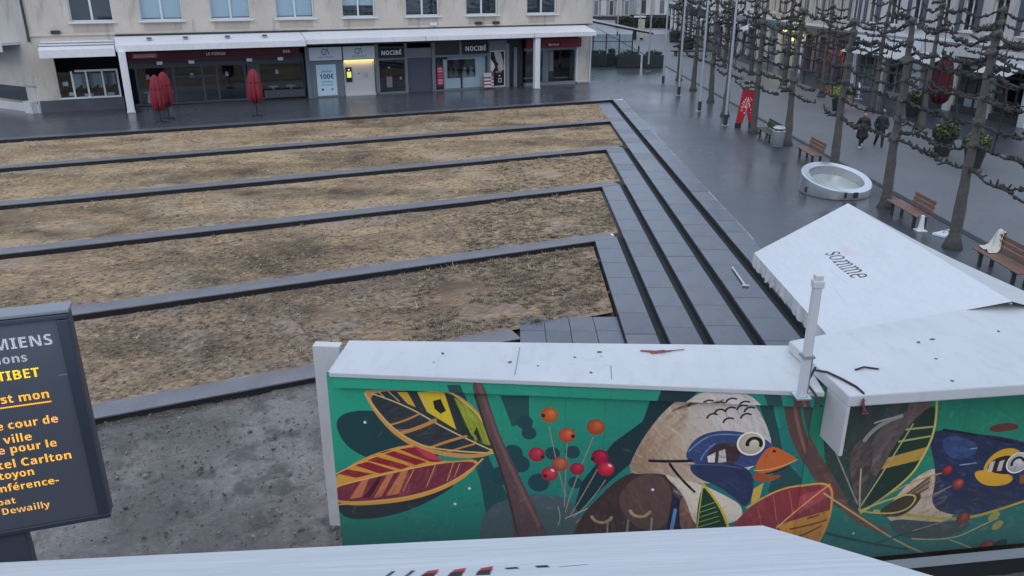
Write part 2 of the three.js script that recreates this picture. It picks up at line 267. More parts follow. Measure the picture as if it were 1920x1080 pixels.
{ // small clods and pebbles trodden over the bare ground
  const N = 4200, im = new THREE.InstancedMesh(new THREE.IcosahedronGeometry(1, 0), std({ color: 0xffffff, roughness: 0.8 }), N), m = new THREE.Matrix4(), q = new THREE.Quaternion(), e = new THREE.Euler(), c = new THREE.Color();
  for (let n = 0; n < N; n++) { const x = rr(-9, 0), z = -rr(7.5, 17), s = rr(0.006, 0.022) * (rnd() < 0.1 ? 1.9 : 1), k = rr(0.6, 1.5); m.compose(V(x, -0.895 + 0.05 * (fbm(x * 0.04, z * 0.04, 10, 4, 251) - 0.5), z), q.setFromEuler(e.set(rr(0, 3), rr(0, 3), rr(0, 3))), V(s * 1.5, s * 0.7, s)); im.setMatrixAt(n, m); im.setColorAt(n, c.setRGB(0.19 * k, 0.168 * k, 0.15 * k)); }
  im.name = 'pebbles'; im.userData = { label: 'scattered clods and pebbles on the bare lower ground', category: 'pebbles', kind: 'stuff' }; im.castShadow = im.receiveShadow = true; scene.add(im);
}
{ // a fallen metal rod on the uppermost step
  const g = merge([tube([V(6.36, -0.11, -21.75), V(6.32, -0.105, -20.3)], [0.028, 0.028], 8), tube([V(6.25, -0.11, -20.29), V(6.42, -0.11, -20.26)], [0.032, 0.032], 8)]);
  single('metal_rod', 'thin white metal rod lying on the uppermost stone step', 'rod', g, M.white);
}

// ---------------------------------------------------------------- the shop building across the square
const sg = (s0, s1, y0, y1, z0, z1) => span(-s1, -s0, y0, y1, z0, z1);   // s runs from the right corner to the left
const at = (s, y, z) => [-s, y, z];
const text = (c, t, x, y, px, col, font = 'sans-serif', w = 'bold', align = 'center') => { c.font = `${w} ${px}px ${font}`; c.fillStyle = col; c.textAlign = align; c.textBaseline = 'middle'; c.fillText(t, x, y); };
{
  const B = thing('shop_building', 'long beige stone building with white canopies over a row of shops', 'building', [6.27, 0, -65.64], 24.1 * Math.PI / 180);
  const W = 38.6;
  // upper wall with window openings
  const wins = [[2.7, 6.05], [7.65, 10.85], [12.3, 15.3], [17.25, 19.55], [21.4, 24], [25.4, 28.2], [29.7, 32.2], [33.7, 36.1]];
  const sh = new THREE.Shape([[-W, 4.0], [0, 4.0], [0, 13], [-W, 13]].map((p) => new THREE.Vector2(...p)));
  const rows = [[5.28, 7.2], [8.9, 10.8]];
  for (const [a, b] of wins) for (const [y0, y1] of rows) { const c = (a + b) / 2, h = Math.min(1.25, (b - a) / 2); sh.holes.push(new THREE.Path([[-c - h, y0], [-c - h, y1], [-c + h, y1], [-c + h, y0]].map((p) => new THREE.Vector2(...p)))); }
  const wall = part(B, 'wall', metreUV(new THREE.ExtrudeGeometry(sh, { depth: 0.38, bevelEnabled: false }).translate(0, 0, -0.38)), M.stone);
  part(B, 'side_wall', merge([sg(-0.001, 0.3, 0, 13, -13, -0.385), sg(0.3, W, 4, 13, -13, -12.7), sg(W - 0.3, W, 0, 13, -13, -0.385)]), M.stone);
  part(B, 'roof', sg(-0.4, W + 0.4, 13, 13.25, -13.4, 0.5), M.plinth);
  part(B, 'string_course', sg(0, W, 4.5, 4.62, 0, 0.1), M.stone);
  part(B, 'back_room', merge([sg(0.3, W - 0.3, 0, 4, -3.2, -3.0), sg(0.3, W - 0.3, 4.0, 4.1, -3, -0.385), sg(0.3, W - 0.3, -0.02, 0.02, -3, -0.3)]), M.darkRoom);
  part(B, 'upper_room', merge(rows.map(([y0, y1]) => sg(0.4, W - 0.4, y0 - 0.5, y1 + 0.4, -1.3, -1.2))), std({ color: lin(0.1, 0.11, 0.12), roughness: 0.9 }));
  const curt = [0, 0, 0, 1, 2, 2, 2, 0];
  for (const [a, b] of wins) part(B, 'spandrel', sg((a + b) / 2 - 1.1, (a + b) / 2 + 1.1, 4.68, 5.12, 0, 0.012), std({ map: stoneTex, color: lin(0.8, 0.78, 0.76), roughness: 0.95 }));
  const cm = [M.frameDark, M.frameWhite, std({ color: lin(0.62, 0.7, 0.75), roughness: 0.9 })];
  wins.forEach(([a, b], i) => rows.forEach(([y0, y1], r) => {
    const c = (a + b) / 2, h = Math.min(1.25, (b - a) / 2), o = part(B, 'window', merge([sg(c - h, c + h, y0, y0 + 0.09, -0.28, -0.2), sg(c - h, c + h, y1 - 0.09, y1, -0.28, -0.2), sg(c - h, c - h + 0.09, y0 + 0.09, y1 - 0.09, -0.28, -0.2), sg(c + h - 0.09, c + h, y0 + 0.09, y1 - 0.09, -0.28, -0.2), sg(c - 0.06, c + 0.06, y0 + 0.09, y1 - 0.09, -0.28, -0.2)]), M.frameWhite);
    part(o, 'sill', rbox(h * 2 + 0.24, 0.1, 0.34, 0.02, -c, y0 - 0.05, 0.05), M.frameWhite);
    for (const s of [-1, 1]) part(o, 'pane', sg(c + s * 0.06, c + s * (h - 0.09), y0 + 0.09, y1 - 0.09, -0.25, -0.24), M.glass);
    if (curt[i]) part(o, 'blind', sg(c - h + 0.1, c + h - 0.1, y0 + (curt[i] === 1 ? 0.75 : 0.15), y1, -0.34, -0.32), cm[curt[i]]);
  }));
  // canopies: sloping top, hanging fascia
  const canopy = (s0, s1, yw, yf, drop, out, name, ridges = 0) => {
    const p = new THREE.Shape([[0, yw], [out, yf], [out, yf - drop], [out - 0.12, yf - drop], [out - 0.14, yf - 0.16], [0, yw - 0.2]].map((q) => new THREE.Vector2(...q)));
    const g = metreUV(new THREE.ExtrudeGeometry(p, { depth: s1 - s0, bevelEnabled: false }).rotateY(-Math.PI / 2).translate(-s0, 0, 0));
    const o = part(B, name, g, M.canopy);
    for (let i = 0; i < ridges; i++) { const z = out * (0.25 + 0.3 * i), y = yw + (yf - yw) * z / out; part(o, 'ridge', sg(s0, s1, y - 0.02, y + 0.09, z, z + 0.12), M.canopy); part(o, 'groove', sg(s0, s1, y, y + 0.02, z + 0.13, z + 0.19), M.blueGrey); }
    return o;
  };
  const cA = canopy(33.9, 37.9, 4.2, 3.85, 0.45, 2.35, 'canopy', 2), cB = canopy(22.55, 33.85, 4.42, 3.98, 0.36, 2.1, 'canopy'), cC = canopy(0.75, 22.5, 4.42, 4.02, 0.3, 2.0, 'canopy');
  for (const s of [25, 27.3, 29.8, 31.9]) part(cB, 'bracket', rbox(0.3, 0.1, 0.3, 0.03, -s, 4.3, 1.2), M.blueGrey);
  for (const s of [5.95, 14.3]) part(cC, 'seam', sg(s, s + 0.03, 3.72, 4.04, 2.0, 2.012), M.grey);
  part(B, 'cable_tray', merge([sg(0.4, 22, 4.44, 4.5, 0.02, 0.14), sg(22, 33.8, 4.44, 4.52, 0.02, 0.2)]), M.frameDark);
  for (const s of [8.2, 9.6, 13.1, 37]) part(B, 'wall_box', rbox(0.5, 0.2, 0.25, 0.03, -s, 4.72, 0.12), s === 13.1 ? M.frameWhite : M.frameDark);
  // columns
  for (const [s, z] of [[5.62, 1.72], [33.55, 2.2]]) { const c = part(B, 'column', merge([new RoundedBoxGeometry(0.42, 3.62, 0.42, 2, 0.05).translate(-s, 1.86, z)]), M.canopy); part(c, 'base', rbox(0.48, 0.12, 0.48, 0.02, -s, 0.06, z), M.white); }
  // end piers and plinth
  part(B, 'pier', sg(0, 1.2, 0.02, 4, -0.385, 0), M.stone); part(B, 'pier', sg(37.4, W, 0.72, 4, -0.385, 0), M.stone);
  part(B, 'plinth', sg(33.9, W, 0, 0.72, -0.385, -0.002), M.plinth);
  part(B, 'jamb', merge([sg(1.2, 1.34, 0.2, 2.75, -0.3, 0.03), sg(0.25, 1.34, 0.12, 0.2, 0.003, 0.05)]), M.frameWhite);
  part(B, 'corner_pipe', tube([V(-0.12, 0, 0.07), V(-0.12, 4.3, 0.07)], [0.05, 0.05], 8), M.frameWhite);
  part(B, 'lintel', merge([sg(1.2, 22.3, 3.45, 4, -0.384, -0.02), sg(22.3, 37.4, 3.4, 4, -0.384, -0.02)]), M.frameDark);
  const pane = (o, s0, s1, y0, y1, z = -0.12) => part(o, 'pane', sg(s0, s1, y0, y1, z - 0.01, z), M.glass);
  // shop with red sign (right end)
  {
    const o = part(B, 'shop_front', merge([sg(1.34, 5.75, 0, 0.22, -0.3, 0.04), sg(1.34, 5.75, 2.62, 2.82, -0.3, 0), sg(3.55, 4.05, 0.22, 2.62, -0.6, -0.4)]), M.grey);
    part(o, 'curtain', sg(3.05, 3.4, 0.4, 2.6, -0.7, -0.6), std({ map: art(64, 256, (c) => { c.fillStyle = '#40342e'; c.fillRect(0, 0, 64, 256); for (let i = 0; i < 26; i++) { c.fillStyle = ['#b39f8e', '#8d7a70', '#5b4a45'][i % 3]; c.beginPath(); c.ellipse(12 + (i * 23) % 44, i * 10, 16, 9, i, 0, 7); c.fill(); } }), roughness: 0.9 }));
    part(o, 'display_shelf', sg(4.3, 5.6, 0.5, 0.56, -0.9, -0.4), M.grey); part(o, 'display_shelf', sg(1.8, 2.9, 0.42, 0.48, -0.9, -0.4), M.grey); pane(o, 1.36, 3.6, 0.24, 2.6); pane(o, 4, 5.7, 0.24, 2.6);
    const sgn = part(B, 'shop_sign', sg(1.1, 5.8, 2.82, 3.5, 0.02, 0.32), M.redSign);
    part(sgn, 'lettering', plane(1.3, 0.3), printed(256, 60, (c) => { c.fillStyle = '#4f0a18'; c.fillRect(0, 0, 256, 60); text(c, 'Burmes', 128, 31, 50, '#f3d3d6'); }), at(3.5, 3.06, 0.325));
  }
  part(B, 'recessed_door', sg(5.8, 7.1, 0, 3.4, -0.5, -0.4), M.frameDark); part(B, 'door_post', merge([sg(6.35, 6.6, 0, 2.9, -0.39, -0.2), sg(7.1, 7.3, 0, 3.2, -0.39, 0)]), M.grey);
  // perfume shop, long window
  {
    const o = part(B, 'shop_front', merge([sg(7.3, 8.75, 2.72, 3.45, -0.3, 0), sg(7.3, 13.25, 0, 0.08, -0.3, 0), sg(8.65, 8.85, 0.08, 2.72, -0.3, 0), sg(8.8, 13, 2.4, 2.55, -0.3, 0.01), sg(10.9, 11.1, 2.55, 3.45, -0.3, 0), sg(13.0, 13.25, 0.08, 3.45, -0.3, 0.02), sg(7.3, 7.42, 0.08, 2.72, -0.3, 0)]), M.frame);
    pane(o, 8.85, 13, 0.1, 2.4); part(o, 'upper_panel', sg(11.1, 13, 2.56, 3.45, -0.2, -0.1), M.blackBoard);
    part(o, 'display_stand', merge([sg(9.0, 10.75, 0.1, 0.85, -0.5, -0.3), sg(10.95, 12.25, 0.1, 0.82, -0.5, -0.3), sg(8.9, 9.7, 0.85, 2.38, -0.5, -0.4), sg(11.95, 12.25, 0.82, 2.2, -0.5, -0.4), sg(9.7, 11.9, 2.15, 2.38, -0.5, -0.45)]), M.frameWhite);
    for (const s of [9.95, 10.5, 11.2, 11.6]) part(o, 'display_bust', merge([new THREE.SphereGeometry(0.16, 10, 8).translate(-s, 1.45, -0.62), new THREE.CylinderGeometry(0.1, 0.3, 0.5, 10).translate(-s, 1.1, -0.62)]), s > 10.9 ? M.blueGrey : M.grey);
    part(o, 'promotion_board', plane(0.52, 1.38), printed(128, 340, (c) => { c.fillStyle = '#8c1d30'; c.fillRect(0, 0, 128, 340); for (const y of [20, 125, 225]) { c.fillStyle = y === 125 ? '#b8506a' : '#e28b99'; c.fillRect(20, y, 88, 80); c.fillStyle = '#8c1d30'; for (let i = 0; i < 4; i++) c.fillRect(28 + i * 20, y + 18, 10, 44); } }), at(12.62, 1.05, -0.08));
    const ps = part(B, 'poster_panel', sg(7.42, 8.65, 0.08, 2.72, -0.12, -0.06), M.frameWhite);
    part(ps, 'poster', plane(1.1, 2.5), printed(256, 560, (c) => { c.fillStyle = '#0b0b0d'; c.fillRect(0, 0, 256, 560); c.fillStyle = '#b9aaa3'; c.beginPath(); c.moveTo(60, 0); c.lineTo(190, 10); c.lineTo(235, 150); c.lineTo(250, 300); c.lineTo(150, 330); c.lineTo(120, 200); c.fill(); c.fillStyle = '#d8d4d2'; c.beginPath(); c.moveTo(0, 120); c.lineTo(95, 230); c.lineTo(30, 330); c.lineTo(0, 300); c.fill(); c.fillStyle = '#1b171a'; c.beginPath(); c.moveTo(40, 60); c.lineTo(150, 210); c.lineTo(90, 290); c.lineTo(60, 180); c.fill(); c.fillStyle = '#8b7478'; c.fillRect(90, 318, 120, 26); c.strokeStyle = '#c9c2b4'; c.lineWidth = 12; c.strokeRect(150, 440, 50, 60); c.fillStyle = '#c9c2b4'; c.fillRect(146, 385, 40, 18); }), at(8.05, 1.4, -0.05));
    const sgn = part(B, 'shop_sign', sg(8.8, 10.9, 2.56, 3.42, -0.05, 0.1), M.blackBoard);
    part(sgn, 'lettering', plane(1.95, 0.62), printed(512, 160, (c) => { c.fillStyle = '#0d1116'; c.fillRect(0, 0, 512, 160); text(c, 'NOCIBÉ', 256, 88, 118, '#e6edf2'); }), at(9.85, 2.98, 0.104));
  }
  part(B, 'shutter_frame', merge([sg(13.25, 15.2, 2.42, 2.52, -0.3, 0), sg(13.25, 15.2, 2.52, 3.1, -0.3, -0.08), sg(15.1, 15.3, 0, 3.45, -0.3, 0.02)]), M.frame);
  { const o = part(B, 'roller_shutter', sg(13.25, 15.1, 0, 2.42, -0.2, -0.15), M.blueGrey); for (let i = 0; i < 20; i++) part(o, 'slat', rbox(1.83, 0.105, 0.03, 0.01, -14.175, 0.07 + i * 0.118, -0.14), M.blueGrey); }
  {
    const o = part(B, 'shop_front', merge([sg(15.3, 17.35, 0, 0.12, -0.3, 0), sg(15.3, 17.35, 2.36, 2.48, -0.3, 0), sg(17.2, 17.45, 0.12, 3.45, -0.3, 0.02)]), M.frame); pane(o, 15.3, 17.2, 0.12, 2.36);
    part(o, 'display', sg(16.15, 16.55, 0.4, 1.15, -0.6, -0.5), std({ color: lin(0.5, 0.3, 0.26), roughness: 0.7 })); part(o, 'display_vase', merge([new THREE.SphereGeometry(0.1, 10, 8).translate(-15.5, 1.0, -0.5), new THREE.SphereGeometry(0.09, 10, 8).translate(-16.3, 1.75, -0.7)]), M.frameWhite);
    const sgn = part(B, 'shop_sign', sg(15.35, 17.2, 2.5, 3.28, -0.05, 0.1), M.blackBoard);
    part(sgn, 'lettering', plane(1.75, 0.58), printed(512, 170, (c) => { c.fillStyle = '#0d1116'; c.fillRect(0, 0, 512, 170); text(c, 'NOCIBÉ', 256, 94, 118, '#e6edf2'); }), at(16.28, 2.88, 0.104));
  }
  // bank: lit cash machine bay and poster bay
  const bankSign = (s0, s1) => { const o = part(B, 'bank_sign', sg(s0, s1, 2.5, 3.36, -0.05, 0.12), M.frameWhite); part(o, 'lettering', plane(s1 - s0 - 0.1, 0.8), printed(512, 200, (c) => { c.fillStyle = '#cfd6de'; c.fillRect(0, 0, 512, 200); c.strokeStyle = '#5d6a78'; c.lineWidth = 13; c.beginPath(); c.arc(235, 70, 46, 0.5, 5.6); c.stroke(); c.beginPath(); c.moveTo(222, 112); c.lineTo(288, 26); c.lineTo(312, 112); c.stroke(); c.fillRect(232, 84, 66, 10); text(c, 'BRIE PICARDIE', 256, 158, 36, '#7a8592'); }), at((s0 + s1) / 2, 2.93, 0.124)); };
  bankSign(17.5, 19.72); bankSign(19.82, 22.05);
  {
    const o = part(B, 'cash_machine_bay', merge([sg(17.5, 19.7, 0.06, 2.42, -0.3, -0.2), sg(17.5, 19.7, 0, 0.1, -0.2, 0.06)]), std({ color: lin(0.5, 0.5, 0.5), roughness: 0.5 }));
    part(o, 'cash_machine', rbox(0.42, 1.0, 0.1, 0.02, -19.35, 1.45, -0.17), M.black); part(o, 'screen', plane(0.3, 0.4), std({ color: 0, emissive: lin(0.75, 0.85, 0.2), emissiveIntensity: 0.9 }), at(19.35, 1.45, -0.115)); part(o, 'keypad_light', plane(0.1, 0.1), std({ color: 0, emissive: lin(0.9, 0.9, 0.7), emissiveIntensity: 0.9 }), at(19.35, 1.78, -0.115));
    part(o, 'notice', plane(0.5, 0.6), printed(64, 64, (c) => { c.fillStyle = '#b9b4bb'; c.fillRect(0, 0, 64, 64); c.fillStyle = '#a79aa9'; c.fillRect(30, 26, 26, 28); }), at(18.2, 1.4, -0.195)); part(o, 'button', rbox(0.06, 0.09, 0.04, 0.01, -18.62, 1.5, -0.19), M.black);
    part(o, 'strip_light', sg(17.55, 19.65, 2.34, 2.44, -0.16, 0.0), std({ color: 0, emissive: lin(1, 0.68, 0.24), emissiveIntensity: 1.3 }));
    const L = new THREE.RectAreaLight(new THREE.Color().setRGB(1, 0.66, 0.26), 5, 2.1, 0.16); L.position.set(-18.6, 2.33, -0.08); L.rotation.set(-Math.PI / 2, 0, 0); B.add(L);
    const p = part(B, 'bank_front', merge([sg(19.75, 22.2, 0, 2.46, -0.3, -0.1), sg(22.05, 22.3, 0, 3.4, -0.3, 0)]), std({ color: lin(0.15, 0.175, 0.21), roughness: 0.45 }));
    part(p, 'poster_frame', rbox(1.36, 2.1, 0.06, 0.01, -20.95, 1.15, -0.08), M.frameWhite);
    part(p, 'poster', plane(1.26, 2.0), printed(256, 400, (c) => { c.fillStyle = '#bfd8e4'; c.fillRect(0, 0, 256, 400); text(c, 'JUSQU’À', 128, 82, 36, '#3f6270'); text(c, '100€', 128, 150, 92, '#0f3644'); text(c, 'OFFERTS', 128, 222, 40, '#5d8895'); text(c, 'AUX JEUNES', 128, 262, 30, '#5d8895'); c.fillStyle = '#4d6d7a'; c.beginPath(); c.arc(60, 325, 18, 0, 7); c.fill(); c.globalAlpha = 0.6; c.beginPath(); c.arc(196, 325, 18, 0, 7); c.fill(); }), at(20.95, 1.15, -0.045));
  }
  // brasserie
  {
    const o = part(B, 'brasserie_front', merge([sg(22.3, 33.3, 0, 0.14, -0.9, -0.6), sg(22.3, 33.3, 2.35, 3.0, -0.9, -0.7), ...[22.3, 25.3, 26.2, 28.0, 28.9, 30.7, 32.9].map((s) => sg(s, s + (s === 25.3 ? 0.8 : 0.14), 0.14, 2.35, -0.9, -0.75)), sg(28.1, 30.7, 1.7, 1.78, -0.88, -0.76), sg(22.5, 25.2, 0.14, 0.62, -0.6, -0.2)]), std({ color: lin(0.06, 0.066, 0.078), roughness: 0.5 }));
    for (const [a, b] of [[22.45, 25.3], [26.35, 28], [28.15, 30.7], [30.85, 32.9]]) pane(o, a, b, 0.14, 2.35, -0.82);
    for (const s of [24.1, 27.4, 29.6, 32.3]) part(o, 'wall_lamp', new THREE.CylinderGeometry(0.1, 0.15, 0.28, 10).translate(-s, 1.75, -1.3), M.frameWhite);
    for (const s of [23.2, 24.4, 31.2, 32.4]) part(o, 'table', merge([new THREE.CylinderGeometry(0.35, 0.35, 0.04, 14).translate(-s, 0.74, -1.6), new THREE.CylinderGeometry(0.04, 0.2, 0.72, 8).translate(-s, 0.37, -1.6)]), M.frameWhite);
    const f = part(B, 'brasserie_sign', merge([sg(22.7, 33.3, 3.02, 3.4, 0.0, 0.2)]), M.maroon); part(f, 'rolled_awning', sg(22.7, 33.3, 2.82, 3.0, -0.3, 0.05), M.maroon);
    const letters = (t, w, s, bg, col) => part(f, 'lettering', plane(w, 0.3), printed(512, Math.round(512 * 0.3 / w), (c, W2, H2) => { c.fillStyle = bg; c.fillRect(0, 0, W2, H2); let px = H2 * 0.82; c.font = `bold ${px}px sans-serif`; px *= Math.min(1, W2 * 0.94 / c.measureText(t).width); text(c, t, W2 / 2, H2 * 0.54, px, col); }), at(s, 3.2, 0.204));
    letters('BRASSERIE', 1.5, 32.3, '#a3525f', '#e7c7ca'); letters('LE FORUM', 1.75, 28.05, '#45101e', '#e8e2dd'); letters('BAR', 0.62, 23.55, '#45101e', '#e8d8d5');
    for (const s of [31.5, 29.6, 26, 24]) part(B, 'awning_lamp', rbox(0.36, 0.2, 0.2, 0.03, -s, 2.72, 0.15), M.frameWhite);
  }
  // clothes shop
  {
    const o = part(B, 'shop_front', merge([sg(34, 37.4, 0.74, 0.84, -0.3, 0.03), sg(34, 36.4, 2.36, 2.46, -0.3, 0), ...[34, 34.85, 35.75, 36.55].map((s) => sg(s, s + 0.1, 0.84, 2.4, -0.3, 0))]), M.frameWhite); pane(o, 34, 37.4, 0.84, 2.36);
    const cols = [[0.3, 0.42, 0.46], [0.16, 0.24, 0.3], [0.4, 0.46, 0.5], [0.08, 0.1, 0.13], [0.45, 0.44, 0.45], [0.22, 0.2, 0.24], [0.34, 0.26, 0.3]];
    for (let i = 0; i < 15; i++) part(o, 'garment', merge([box(0.16, 0.62 + (i % 3) * 0.1, 0.05, -34.3 - i * 0.16, 1.8 - (i % 3) * 0.05, -0.65), box(0.2, 0.1, 0.06, -34.3 - i * 0.16, 2.12, -0.65)]), std({ color: lin(...cols[(i * 5) % 7]), roughness: 0.9 }));
    part(o, 'display_box', merge([sg(34.4, 34.8, 0.84, 0.98, -0.7, -0.4), sg(35.6, 36.1, 0.84, 0.96, -0.7, -0.4), sg(36.9, 37.2, 1.5, 1.75, -0.5, -0.4), sg(36.7, 36.95, 0.9, 1.1, -0.5, -0.4)]), M.frameWhite);
  }
  // splayed wall at the left end, with its own short canopy
  {
    const L = 7.6, ang = 0.72, g = (q) => q.translate(-L / 2, 0, 0).rotateY(-0.95).translate(-W, 0, -0.01);
    part(B, 'splayed_wall', g(merge([box(L, 11.5, 0.35, 0, 7.25, -0.18), box(1.2, 1.6, 0.35, L / 2 - 0.6, 0.8, -0.18)])), std({ map: stoneTex, color: lin(0.8, 0.84, 0.9), roughness: 0.9 }));
    part(B, 'splayed_shop_window', g(box(L - 1.5, 2.6, 0.1, -0.5, 1.9, -0.15)), std({ color: lin(0.03, 0.035, 0.045), roughness: 0.15 }));
    part(B, 'splayed_canopy', g(merge([box(L - 1.2, 0.16, 1.1, -0.2, 4.1, 0.55).rotateX(0.0), box(L - 1.2, 0.4, 0.06, -0.2, 3.85, 1.1)])), M.whiteWall);
    part(B, 'splayed_plinth', g(merge([box(L, 0.5, 0.12, 0, 0.25, 0.06), box(0.8, 0.7, 0.4, L / 2 - 0.6, 0.35, 0.25)])), M.whiteWall);
    part(B, 'downpipe', merge([tube([V(-W + 0.12, 4.2, 0.1), V(-W + 0.12, 13, 0.1)], [0.07, 0.07], 7)]), M.frameDark);
  }
}
{ // buildings along the side street, far left
  const o = thing('corner_house', 'ochre fronted house with a lit window in the side street, behind the long beige building', 'house', [-52, 0, -70], 0.25);
  part(o, 'wall', box(30, 11, 8, 0, 5.5, -4), std({ map: stoneTex, color: lin(0.85, 0.78, 0.7), roughness: 0.9 })); part(o, 'roof', box(30.6, 0.4, 8.6, 0, 11.2, -4), M.plinth);
  for (let i = 0; i < 7; i++) { const w = part(o, 'window', box(1.6, 2.1, 0.12, -12 + i * 4, 6.4, 0.02), M.frameWhite); part(w, 'pane', box(1.36, 1.86, 0.04, -12 + i * 4, 6.4, 0.1), M.frameDark); part(o, 'shop_window', box(3, 2.2, 0.1, -12 + i * 4, 1.7, 0.02), i > 4 ? M.maroon : M.frameDark); }
  part(o, 'lit_window', box(3.2, 0.9, 0.06, 11.5, 2.3, 0.1), std({ color: 0, emissive: lin(1, 0.72, 0.3), emissiveIntensity: 0.55 }));
  const L = new THREE.PointLight(0xffb060, 30); L.position.set(11.5, 2.4, 0.7); o.add(L);
}
// parasols and a display stand before the shops
function parasol(label, pos, h, r, mat, group, turn = 0, len = 1.9) {
  const o = thing('folded_parasol', label, 'parasol', pos, turn, group);
  part(o, 'pole', merge([cyl(0.035, 0.035, h, 8), cyl(0.3, 0.32, 0.06, 16)]), M.black);
  const P = [[0.02, 0], [0.1, 0.03], [r * 0.62, 0.1], [r * 0.8, 0.28], [r * 0.95, 0.56], [r, 0.76], [r * 0.78, 0.92], [r * 0.4, 1], [0.04, 0.97]].map((p) => new THREE.Vector2(p[0], h - p[1] * len)), g = new THREE.LatheGeometry(P, 40), a = g.attributes.position;
  for (let i = 0; i < a.count; i++) { const t = Math.atan2(a.getZ(i), a.getX(i)), y = a.getY(i), k = 1 + 0.17 * Math.sin(t * 8 + y * 0.8) * Math.min(1, (h - y) * 1.5); a.setXYZ(i, a.getX(i) * k, y - (y < h - 1.4 ? 0.14 * Math.sin(t * 8 + 1) : 0), a.getZ(i) * k); }
  g.computeVertexNormals(); part(o, 'folded_canopy', metreUV(g), mat); part(o, 'strap', new THREE.TorusGeometry(r * 0.88, 0.03, 6, 24).rotateX(Math.PI / 2).translate(0, h - 0.75, 0), M.maroon);
  return o;
}
parasol('folded red parasol, front one of the pair by the left white column', [-20.15, 0, -46.3], 2.68, 0.36, M.red);
parasol('folded red parasol standing close behind another, near the left white column', [-20.2, 0, -47.6], 2.72, 0.36, M.red, undefined, 0.4);
parasol('folded red parasol standing alone before the bar end of the brasserie', [-15.3, 0, -48.6], 2.78, 0.4, M.red, undefined, 0.2);
{
  const o = thing('display_stand', 'small red and white checked stand outside the perfume shop window', 'stand', [-1.75, 0, -61.7], 0.42);
  const mat = printed(64, 96, (c) => { for (let i = 0; i < 5; i++) for (let j = 0; j < 8; j++) { c.fillStyle = (i + j) % 2 ? '#8c4a58' : '#c9c6c8'; c.fillRect(i * 13, j * 12, 13, 12); } });
  part(o, 'board', rbox(0.75, 1.1, 0.03, 0.01, 0, 0.62, 0.12), mat, null, [-0.16, 0, 0]); part(o, 'rear_board', rbox(0.75, 1.1, 0.03, 0.01, 0, 0.62, -0.12), mat, null, [0.16, 0, 0]);
}

// ---------------------------------------------------------------- painted stalls in the foreground
// painted walls: canvas units are 300 per metre (left) and 240 per metre (right), measured from the upper left corner of each wall
const poly = (c, col, pts) => { c.fillStyle = col; c.beginPath(); pts.forEach((p, i) => (i ? c.lineTo(...p) : c.moveTo(...p))); c.closePath(); c.fill(); };
const smooth = (c, pts, close) => { c.beginPath(); const n = pts.length; const mid = (a, b) => [(a[0] + b[0]) / 2, (a[1] + b[1]) / 2]; if (close) { c.moveTo(...mid(pts[n - 1], pts[0])); for (let i = 0; i < n; i++) c.quadraticCurveTo(...pts[i], ...mid(pts[i], pts[(i + 1) % n])); c.closePath(); } else { c.moveTo(...pts[0]); for (let i = 1; i < n - 1; i++) c.quadraticCurveTo(...pts[i], ...(i === n - 2 ? pts[n - 1] : mid(pts[i], pts[i + 1]))); if (n === 2) c.lineTo(...pts[1]); } };
const blob = (c, col, pts) => { smooth(c, pts, true); c.fillStyle = col; c.fill(); };
const line = (c, col, w, pts) => { smooth(c, pts); c.strokeStyle = col; c.lineWidth = w; c.lineCap = 'round'; c.lineJoin = 'round'; c.stroke(); };
const ball = (c, x, y, r, a, b, spot) => { const g = c.createRadialGradient(x + r * 0.3, y - r * 0.4, r * 0.1, x, y, r); g.addColorStop(0, a); g.addColorStop(1, b); c.fillStyle = g; c.beginPath(); c.arc(x, y, r, 0, 7); c.fill(); if (spot) { c.fillStyle = '#3a1c20'; c.beginPath(); c.arc(x + spot[0] * r, y + spot[1] * r, r * 0.24, 0, 7); c.fill(); } };
function brush(c, w, h, n, s) { let q = s; const r = () => (q = (q * 16807) % 2147483647) / 2147483647; for (let i = 0; i < n; i++) { c.globalAlpha = 0.05; c.fillStyle = r() < 0.5 ? '#000' : '#fff'; const x = r() * w, y = r() * h, a = r() * 6; c.save(); c.translate(x, y); c.rotate(a); c.fillRect(0, 0, 20 + r() * 90, 2 + r() * 7); c.restore(); } c.globalAlpha = 1; }
function dabs(c, pts, cols, n, len, ang, wd, s, al = 0.35) { // brush strokes kept inside a painted shape
  let q = s; const r = () => (q = (q * 16807) % 2147483647) / 2147483647; let x0 = 1e9, x1 = -1e9, y0 = 1e9, y1 = -1e9; for (const [x, y] of pts) { x0 = Math.min(x0, x); x1 = Math.max(x1, x); y0 = Math.min(y0, y); y1 = Math.max(y1, y); }
  c.save(); smooth(c, pts, true); c.clip(); c.lineCap = 'round';
  for (let i = 0; i < n; i++) { const x = x0 + r() * (x1 - x0), y = y0 + r() * (y1 - y0), a = ang + (r() - 0.5) * 0.7, l = len * (0.5 + r()); c.globalAlpha = al * 0.5 * (0.4 + 0.6 * r()); c.strokeStyle = cols[Math.floor(r() * cols.length)]; c.lineWidth = wd * 2.3 * (0.5 + r()); c.beginPath(); c.moveTo(x, y); c.quadraticCurveTo(x + Math.cos(a + 0.3) * l * 0.5, y + Math.sin(a + 0.3) * l * 0.5, x + Math.cos(a) * l, y + Math.sin(a) * l); c.stroke(); }
  c.restore(); c.globalAlpha = 1;
}
